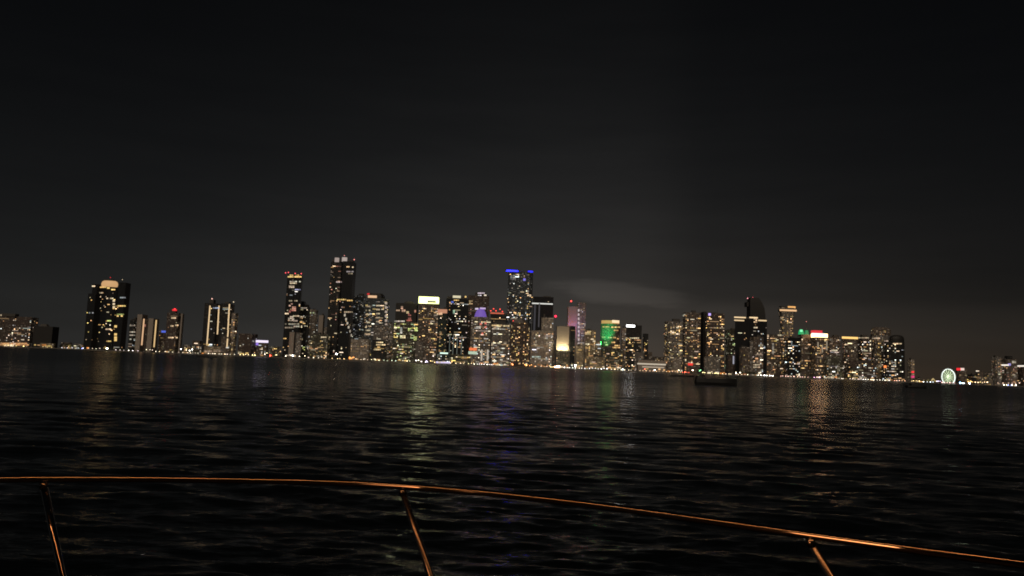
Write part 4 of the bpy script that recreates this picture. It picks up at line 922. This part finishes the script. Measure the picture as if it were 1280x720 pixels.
for (ut, vt_), (ub, vb_) in (((53, 599), (76, 712)), ((501, 608), (538.5, 720)), ((1008, 669), (1038, 720))):
    top = on_plane(ut, vt_, RZ)
    k = 1.0
    while True:                                   # follow the photographed line of the post down to the deck
        p = at(ut + (ub - ut) * k, vt_ + (vb_ - vt_) * k, top.y - .03)
        if p.z <= DZ: break
        k += .02
    V, Fc = tube([top + (p - top) * .012, p], .0112, 18); s_ = link('stanchion', mesh('stanchion', V, Fc, railm if ut < 100 else postm, smooth=True), boat)
    dirv = (p - top).normalized()
    V, Fc = tube([top + dirv * .010, top + dirv * .030], .0135, 16); link('collar', mesh('collar', V, Fc, railm, smooth=True), s_)
    V, Fc = tube([Vector((p.x, p.y, DZ - .012)), Vector((p.x, p.y, DZ + .006))], .035, 16); link('foot', mesh('foot', V, Fc, railm), s_)
inner = [Vector((p.x * 1.02, p.y + .06, DZ - .01)) for p in path[::6]]
# deck and topsides under the rail, closed round behind the viewer
ring_ = inner + [Vector((4.4, -1.5, DZ - .01)), Vector((4.4, -5, DZ - .01)), Vector((-5.4, -5, DZ - .01)), Vector((-5.4, -1, DZ - .01))]
k = len(ring_); V = ring_ + [Vector((p.x * .93, p.y * .93 - .1, -.3)) for p in ring_]
Fc = [tuple(range(k))[::-1]] + [(i, (i + 1) % k, k + (i + 1) % k, k + i) for i in range(k)]
gel = plain('gelcoat', (.5, .5, .48), .35)
link('hull', mesh('hull', V, Fc, plain('dark_deck_paint', (.02, .02, .022), .7)), boat)
link('unseen_shade_roof', box_mesh('unseen_shade_roof', -5.6, 4.6, -6, 1.35, 4.6, 4.72, gel), boat)  # unseen roof added to keep the fill light off the rail
link('unseen_shade_wall', box_mesh('unseen_shade_wall', -5.2, 4.2, -2.85, -2.7, DZ - .1, 4.6, plain('shade_wall_dark', (.03, .025, .02), .6)), boat)  # unseen wall added to block low fill light from behind
for px_ in (-4.0, 2.2):
    V, Fc = tube([(px_, -4.8, DZ - .05), (px_ * .97, -4.6, 4.61)], .03, 12); link('shade_roof_post', mesh('shade_roof_post', V, Fc, railm), boat)  # supports of the added, unseen roof

# ------------------------------------------------------------------ water: a graded sheet with real swell near the boat
na, nr = 440, 900
ang = np.concatenate([np.linspace(-62, 62, na), np.linspace(66, 294, 58)]); ang = np.radians(ang)
rad = np.concatenate([2.2 * (420 / 2.2) ** np.linspace(0, 1, 830), 420 * (30000 / 420) ** np.linspace(0, 1, 71)[1:]]); rad[0] = 1.0
A, RR = np.meshgrid(ang, rad)
X, Yg = RR * np.sin(A), RR * np.cos(A); Z = np.zeros_like(X)
dr = np.gradient(rad)[:, None] * np.ones_like(A); da = RR * math.radians(124 / na); cell = np.maximum(dr, da)
wr = np.random.default_rng(21)
for k in range(92):
    lam = .22 * (7 / .22) ** (wr.random() ** 1.25); th = math.radians(90 + wr.normal(-4, 21)); kk = 2 * math.pi / lam
    amp = .0048 * lam ** .70 * wr.uniform(.5, 1.3)
    if lam > 2.2: amp *= .42
    ph = kk * (X * math.cos(th) + Yg * math.sin(th)) + wr.uniform(0, 6.28)
    fade = np.clip((lam / cell - 2.2) / 2.5, 0, 1)
    s_ = np.sin(ph); Z += amp * fade * (s_ + .25 * np.cos(2 * ph))
gust = .75 + .35 * np.sin(X * .021 + 1.3 + .6 * np.sin(Yg * .013)) * np.sin(Yg * .034 + .4)
Z *= gust; Z *= np.clip((RR - 1.5) / 3, 0, 1)
nA = len(ang)
vs = np.stack([X, Yg, Z], -1).reshape(-1, 3)
ii = (np.arange(nr - 1)[:, None] * nA + np.arange(nA)[None, :]); jj = (np.arange(nr - 1)[:, None] * nA + (np.arange(nA) + 1)[None, :] % nA)
fs = np.stack([ii, ii + nA, jj + nA, jj], -1).reshape(-1, 4)
me = bpy.data.meshes.new('water'); me.vertices.add(len(vs)); me.vertices.foreach_set('co', vs.ravel())
me.loops.add(fs.size); me.loops.foreach_set('vertex_index', fs.ravel().astype(np.int32))
me.polygons.add(len(fs)); me.polygons.foreach_set('loop_start', np.arange(0, fs.size, 4, dtype=np.int32)); me.polygons.foreach_set('loop_total', np.full(len(fs), 4, dtype=np.int32))
me.polygons.foreach_set('use_smooth', [True] * len(fs)); me.update(); me.validate()
wm, nt, bb = newmat('sea_water'); nn = N(nt)
bb.inputs['Base Color'].default_value = (.0025, .0035, .004, 1); bb.inputs['IOR'].default_value = 1.33
ge = nn.node('ShaderNodeNewGeometry'); tc = nn.node('ShaderNodeTexCoord')
ln = nn.node('ShaderNodeVectorMath', operation='LENGTH'); nn.link(tc.outputs['Object'], ln.inputs[0])
rg = nn.node('ShaderNodeMapRange', interpolation_type='SMOOTHSTEP'); nn.link(ln.outputs['Value'], rg.inputs[0]); rg.inputs[1].default_value = 8; rg.inputs[2].default_value = 260; rg.inputs[3].default_value = .085; rg.inputs[4].default_value = .225
nn.link(rg.outputs[0], bb.inputs['Roughness'])
mp = nn.node('ShaderNodeMapping'); mp.inputs['Scale'].default_value = (.55, 1.5, 1); nn.link(tc.outputs['Object'], mp.inputs[0])
n1 = nn.node('ShaderNodeTexNoise'); n1.inputs['Scale'].default_value = 2.6; n1.inputs['Detail'].default_value = 5; n1.inputs['Roughness'].default_value = .55; nn.link(mp.outputs[0], n1.inputs['Vector'])
bp = nn.node('ShaderNodeBump'); bs = nn.node('ShaderNodeMapRange', interpolation_type='SMOOTHSTEP'); nn.link(ln.outputs['Value'], bs.inputs[0]); bs.inputs[1].default_value = 12; bs.inputs[2].default_value = 230; bs.inputs[3].default_value = 1; bs.inputs[4].default_value = .3; nn.link(bs.outputs[0], bp.inputs['Strength']); bp.inputs['Distance'].default_value = .06; nn.link(n1.outputs[0], bp.inputs['Height']); nn.link(bp.outputs[0], bb.inputs['Normal'])
me.materials.append(wm)
tag(link('water', me), kind='structure')

# ------------------------------------------------------------------ real floodlights the photo shows at work
def area(name, p, target, sx, sy, watts, colr):
    l = bpy.data.lights.new(name, 'AREA'); l.shape = 'RECTANGLE'; l.size = sx; l.size_y = sy; l.energy = watts; l.color = colr
    o = bpy.data.objects.new(name, l); COL.objects.link(o); o.location = p
    o.rotation_euler = (Vector(target) - Vector(p)).to_track_quat('-Z', 'Y').to_euler(); return o
a, b_ = at(703.5, 438.9, 2025), at(703.5, 421, 2034.8)
area('yellow_floodlight', a, b_, 30, 2, 42000, (1, .82, .44))
a, b_ = at(708, 409, 2150), at(711, 396, 2180)
area('red_floodlight', at(707, 412, 2145), at(711, 398, 2180), 10, 3, 13000, (1, .24, .22)); area('violet_floodlight', at(719, 412, 2145), at(717.5, 404, 2180), 8, 3, 9000, (.5, .3, 1))
def spot(name, p, target, deg, watts, colr, blend=.5, size=1.0):
    l = bpy.data.lights.new(name, 'SPOT'); l.spot_size = R(deg); l.spot_blend = blend; l.energy = watts; l.color = colr; l.shadow_soft_size = size
    o = bpy.data.objects.new(name, l); COL.objects.link(o); o.location = p
    o.rotation_euler = (Vector(target) - Vector(p)).to_track_quat('-Z', 'Y').to_euler(); return o
for vv, pw in ((411, 800000), (421, 240000)): spot('green_floodlight', at(753.5, 435, 2046), at(755.8, vv, 2114), 45, pw, (.02, 1, .24), .6)
# the boat's own warm lights: unseen strip and panel, added and shaped for the glints on rail and posts
def area2(name, p, target, sx, sy, watts, colr, spread=180):
    o = area(name, p, target, sx, sy, watts, colr); o.data.spread = R(spread); return o
area2('rail_glint_strip', (.2, .7, 4.5), (.3, 2.3, 2.3), 6.4, .05, 15, (1, .36, .11))
area2('post_glint_panel', (-2.4, -2.0, 2.5), (.55, 2.2, 2.1), 1.1, 2.6, 2.4, (1, .36, .12), 34)

# ------------------------------------------------------------------ added fill light and night sky over a city
ELV, AZM = R(38), R(187)           # added soft fill in place of city glow, behind the viewer, a little to the left (azimuth from +Y, clockwise)
sl = bpy.data.lights.new('city_fill', 'SUN'); sl.energy = 0.95; sl.angle = R(45); sl.color = (1, .82, .62)
so = bpy.data.objects.new('city_fill', sl); COL.objects.link(so)
dirm = Vector((math.sin(AZM) * math.cos(ELV), math.cos(AZM) * math.cos(ELV), math.sin(ELV)))
so.rotation_euler = dirm.to_track_quat('Z', 'Y').to_euler(); so.location = dirm * 50
w = bpy.data.worlds.new('World'); sc.world = w; w.use_nodes = True; nt = w.node_tree; nt.nodes.clear(); nn = N(nt)
sky = nn.node('ShaderNodeTexSky', sky_type='NISHITA'); sky.sun_disc = False; sky.sun_elevation = ELV; sky.sun_rotation = AZM
bg1 = nn.node('ShaderNodeBackground'); bg1.inputs[1].default_value = .00035; nn.link(sky.outputs[0], bg1.inputs[0])
tc = nn.node('ShaderNodeTexCoord'); sp_ = nn.node('ShaderNodeSeparateXYZ'); nn.link(tc.outputs['Generated'], sp_.inputs[0])
el = nn.m('MULTIPLY', nn.m('ARCSINE', sp_.outputs[2]), 57.2958); az = nn.m('MULTIPLY', nn.m('ARCTAN2', sp_.outputs[0], sp_.outputs[1]), 57.2958)
elp = nn.m('MAXIMUM', el, 0)
SKY_A, SKY_H = .039, 8.8
base = nn.m('MULTIPLY', nn.m('EXPONENT', nn.m('MULTIPLY', elp, -1 / SKY_H)), SKY_A)
def gauss(x, c, s_):
    q = nn.m('DIVIDE', nn.m('SUBTRACT', x, c), s_); return nn.m('EXPONENT', nn.m('MULTIPLY', nn.m('MULTIPLY', q, q), -1))
azf = nn.m('MULTIPLY_ADD', gauss(az, 5, 22), 1.12, .42)
cv = nn.node('ShaderNodeCombineXYZ'); nn.link(nn.m('MULTIPLY', az, .07), cv.inputs[0]); nn.link(nn.m('MULTIPLY', el, .5), cv.inputs[1])
cn_ = nn.node('ShaderNodeTexNoise'); cn_.inputs['Scale'].default_value = 1.0; cn_.inputs['Detail'].default_value = 4; nn.link(cv.outputs[0], cn_.inputs['Vector'])
cl_ = nn.m('MULTIPLY_ADD', nn.m('SUBTRACT', cn_.outputs[0], .5), .5, 1)
def azel(u, v):
    d = ray(u, v).normalized(); return math.degrees(math.atan2(d.x, d.y)), math.degrees(math.asin(d.z))
a0, e0 = azel(775, 367)
tiltel = nn.m('ADD', nn.m('SUBTRACT', el, e0), nn.m('MULTIPLY', nn.m('SUBTRACT', az, a0), .09))
q1 = nn.m('DIVIDE', nn.m('SUBTRACT', az, a0), 6.2); q2 = nn.m('DIVIDE', tiltel, .95)
qq = nn.m('ADD', nn.m('SQRT', nn.m('ADD', nn.m('MULTIPLY', q1, q1), nn.m('MULTIPLY', q2, q2))), nn.m('MULTIPLY', nn.m('SUBTRACT', cn_.outputs[0], .5), .7))
cv2 = nn.node('ShaderNodeCombineXYZ'); nn.link(nn.m('MULTIPLY', az, .28), cv2.inputs[0]); nn.link(nn.m('MULTIPLY', el, 1.5), cv2.inputs[1])
cn2 = nn.node('ShaderNodeTexNoise'); cn2.inputs['Scale'].default_value = 1.0; cn2.inputs['Detail'].default_value = 6; cn2.inputs['Roughness'].default_value = .6; nn.link(cv2.outputs[0], cn2.inputs['Vector'])
qq = nn.m('ADD', qq, nn.m('MULTIPLY', nn.m('SUBTRACT', cn2.outputs[0], .5), .95))
lens = nn.step(qq, 1.06, .5)
strat = nn.m('MULTIPLY', nn.step(el, 4.5, 5.6), nn.step(az, 9, 15))
fac = nn.m('MULTIPLY', nn.m('MULTIPLY_ADD', lens, .56, 1), nn.m('MULTIPLY_ADD', strat, -.3, 1))
tot = nn.m('ADD', nn.m('MULTIPLY', nn.m('MULTIPLY', base, azf), nn.m('MULTIPLY', cl_, fac)), .0009)
bg2 = nn.node('ShaderNodeBackground'); wf = nn.m('MULTIPLY', nn.m('EXPONENT', nn.m('MULTIPLY', elp, -1 / 7.5)), nn.step(az, -38, 34), clamp=True); nn.link(nn.mix(wf, (1, .985, .955), (1, .70, .46)), bg2.inputs[0]); nn.link(tot, bg2.inputs[1])
ad = nn.node('ShaderNodeAddShader'); nn.link(bg1.outputs[0], ad.inputs[0]); nn.link(bg2.outputs[0], ad.inputs[1])
ow = nn.node('ShaderNodeOutputWorld'); nn.link(ad.outputs[0], ow.inputs[0])
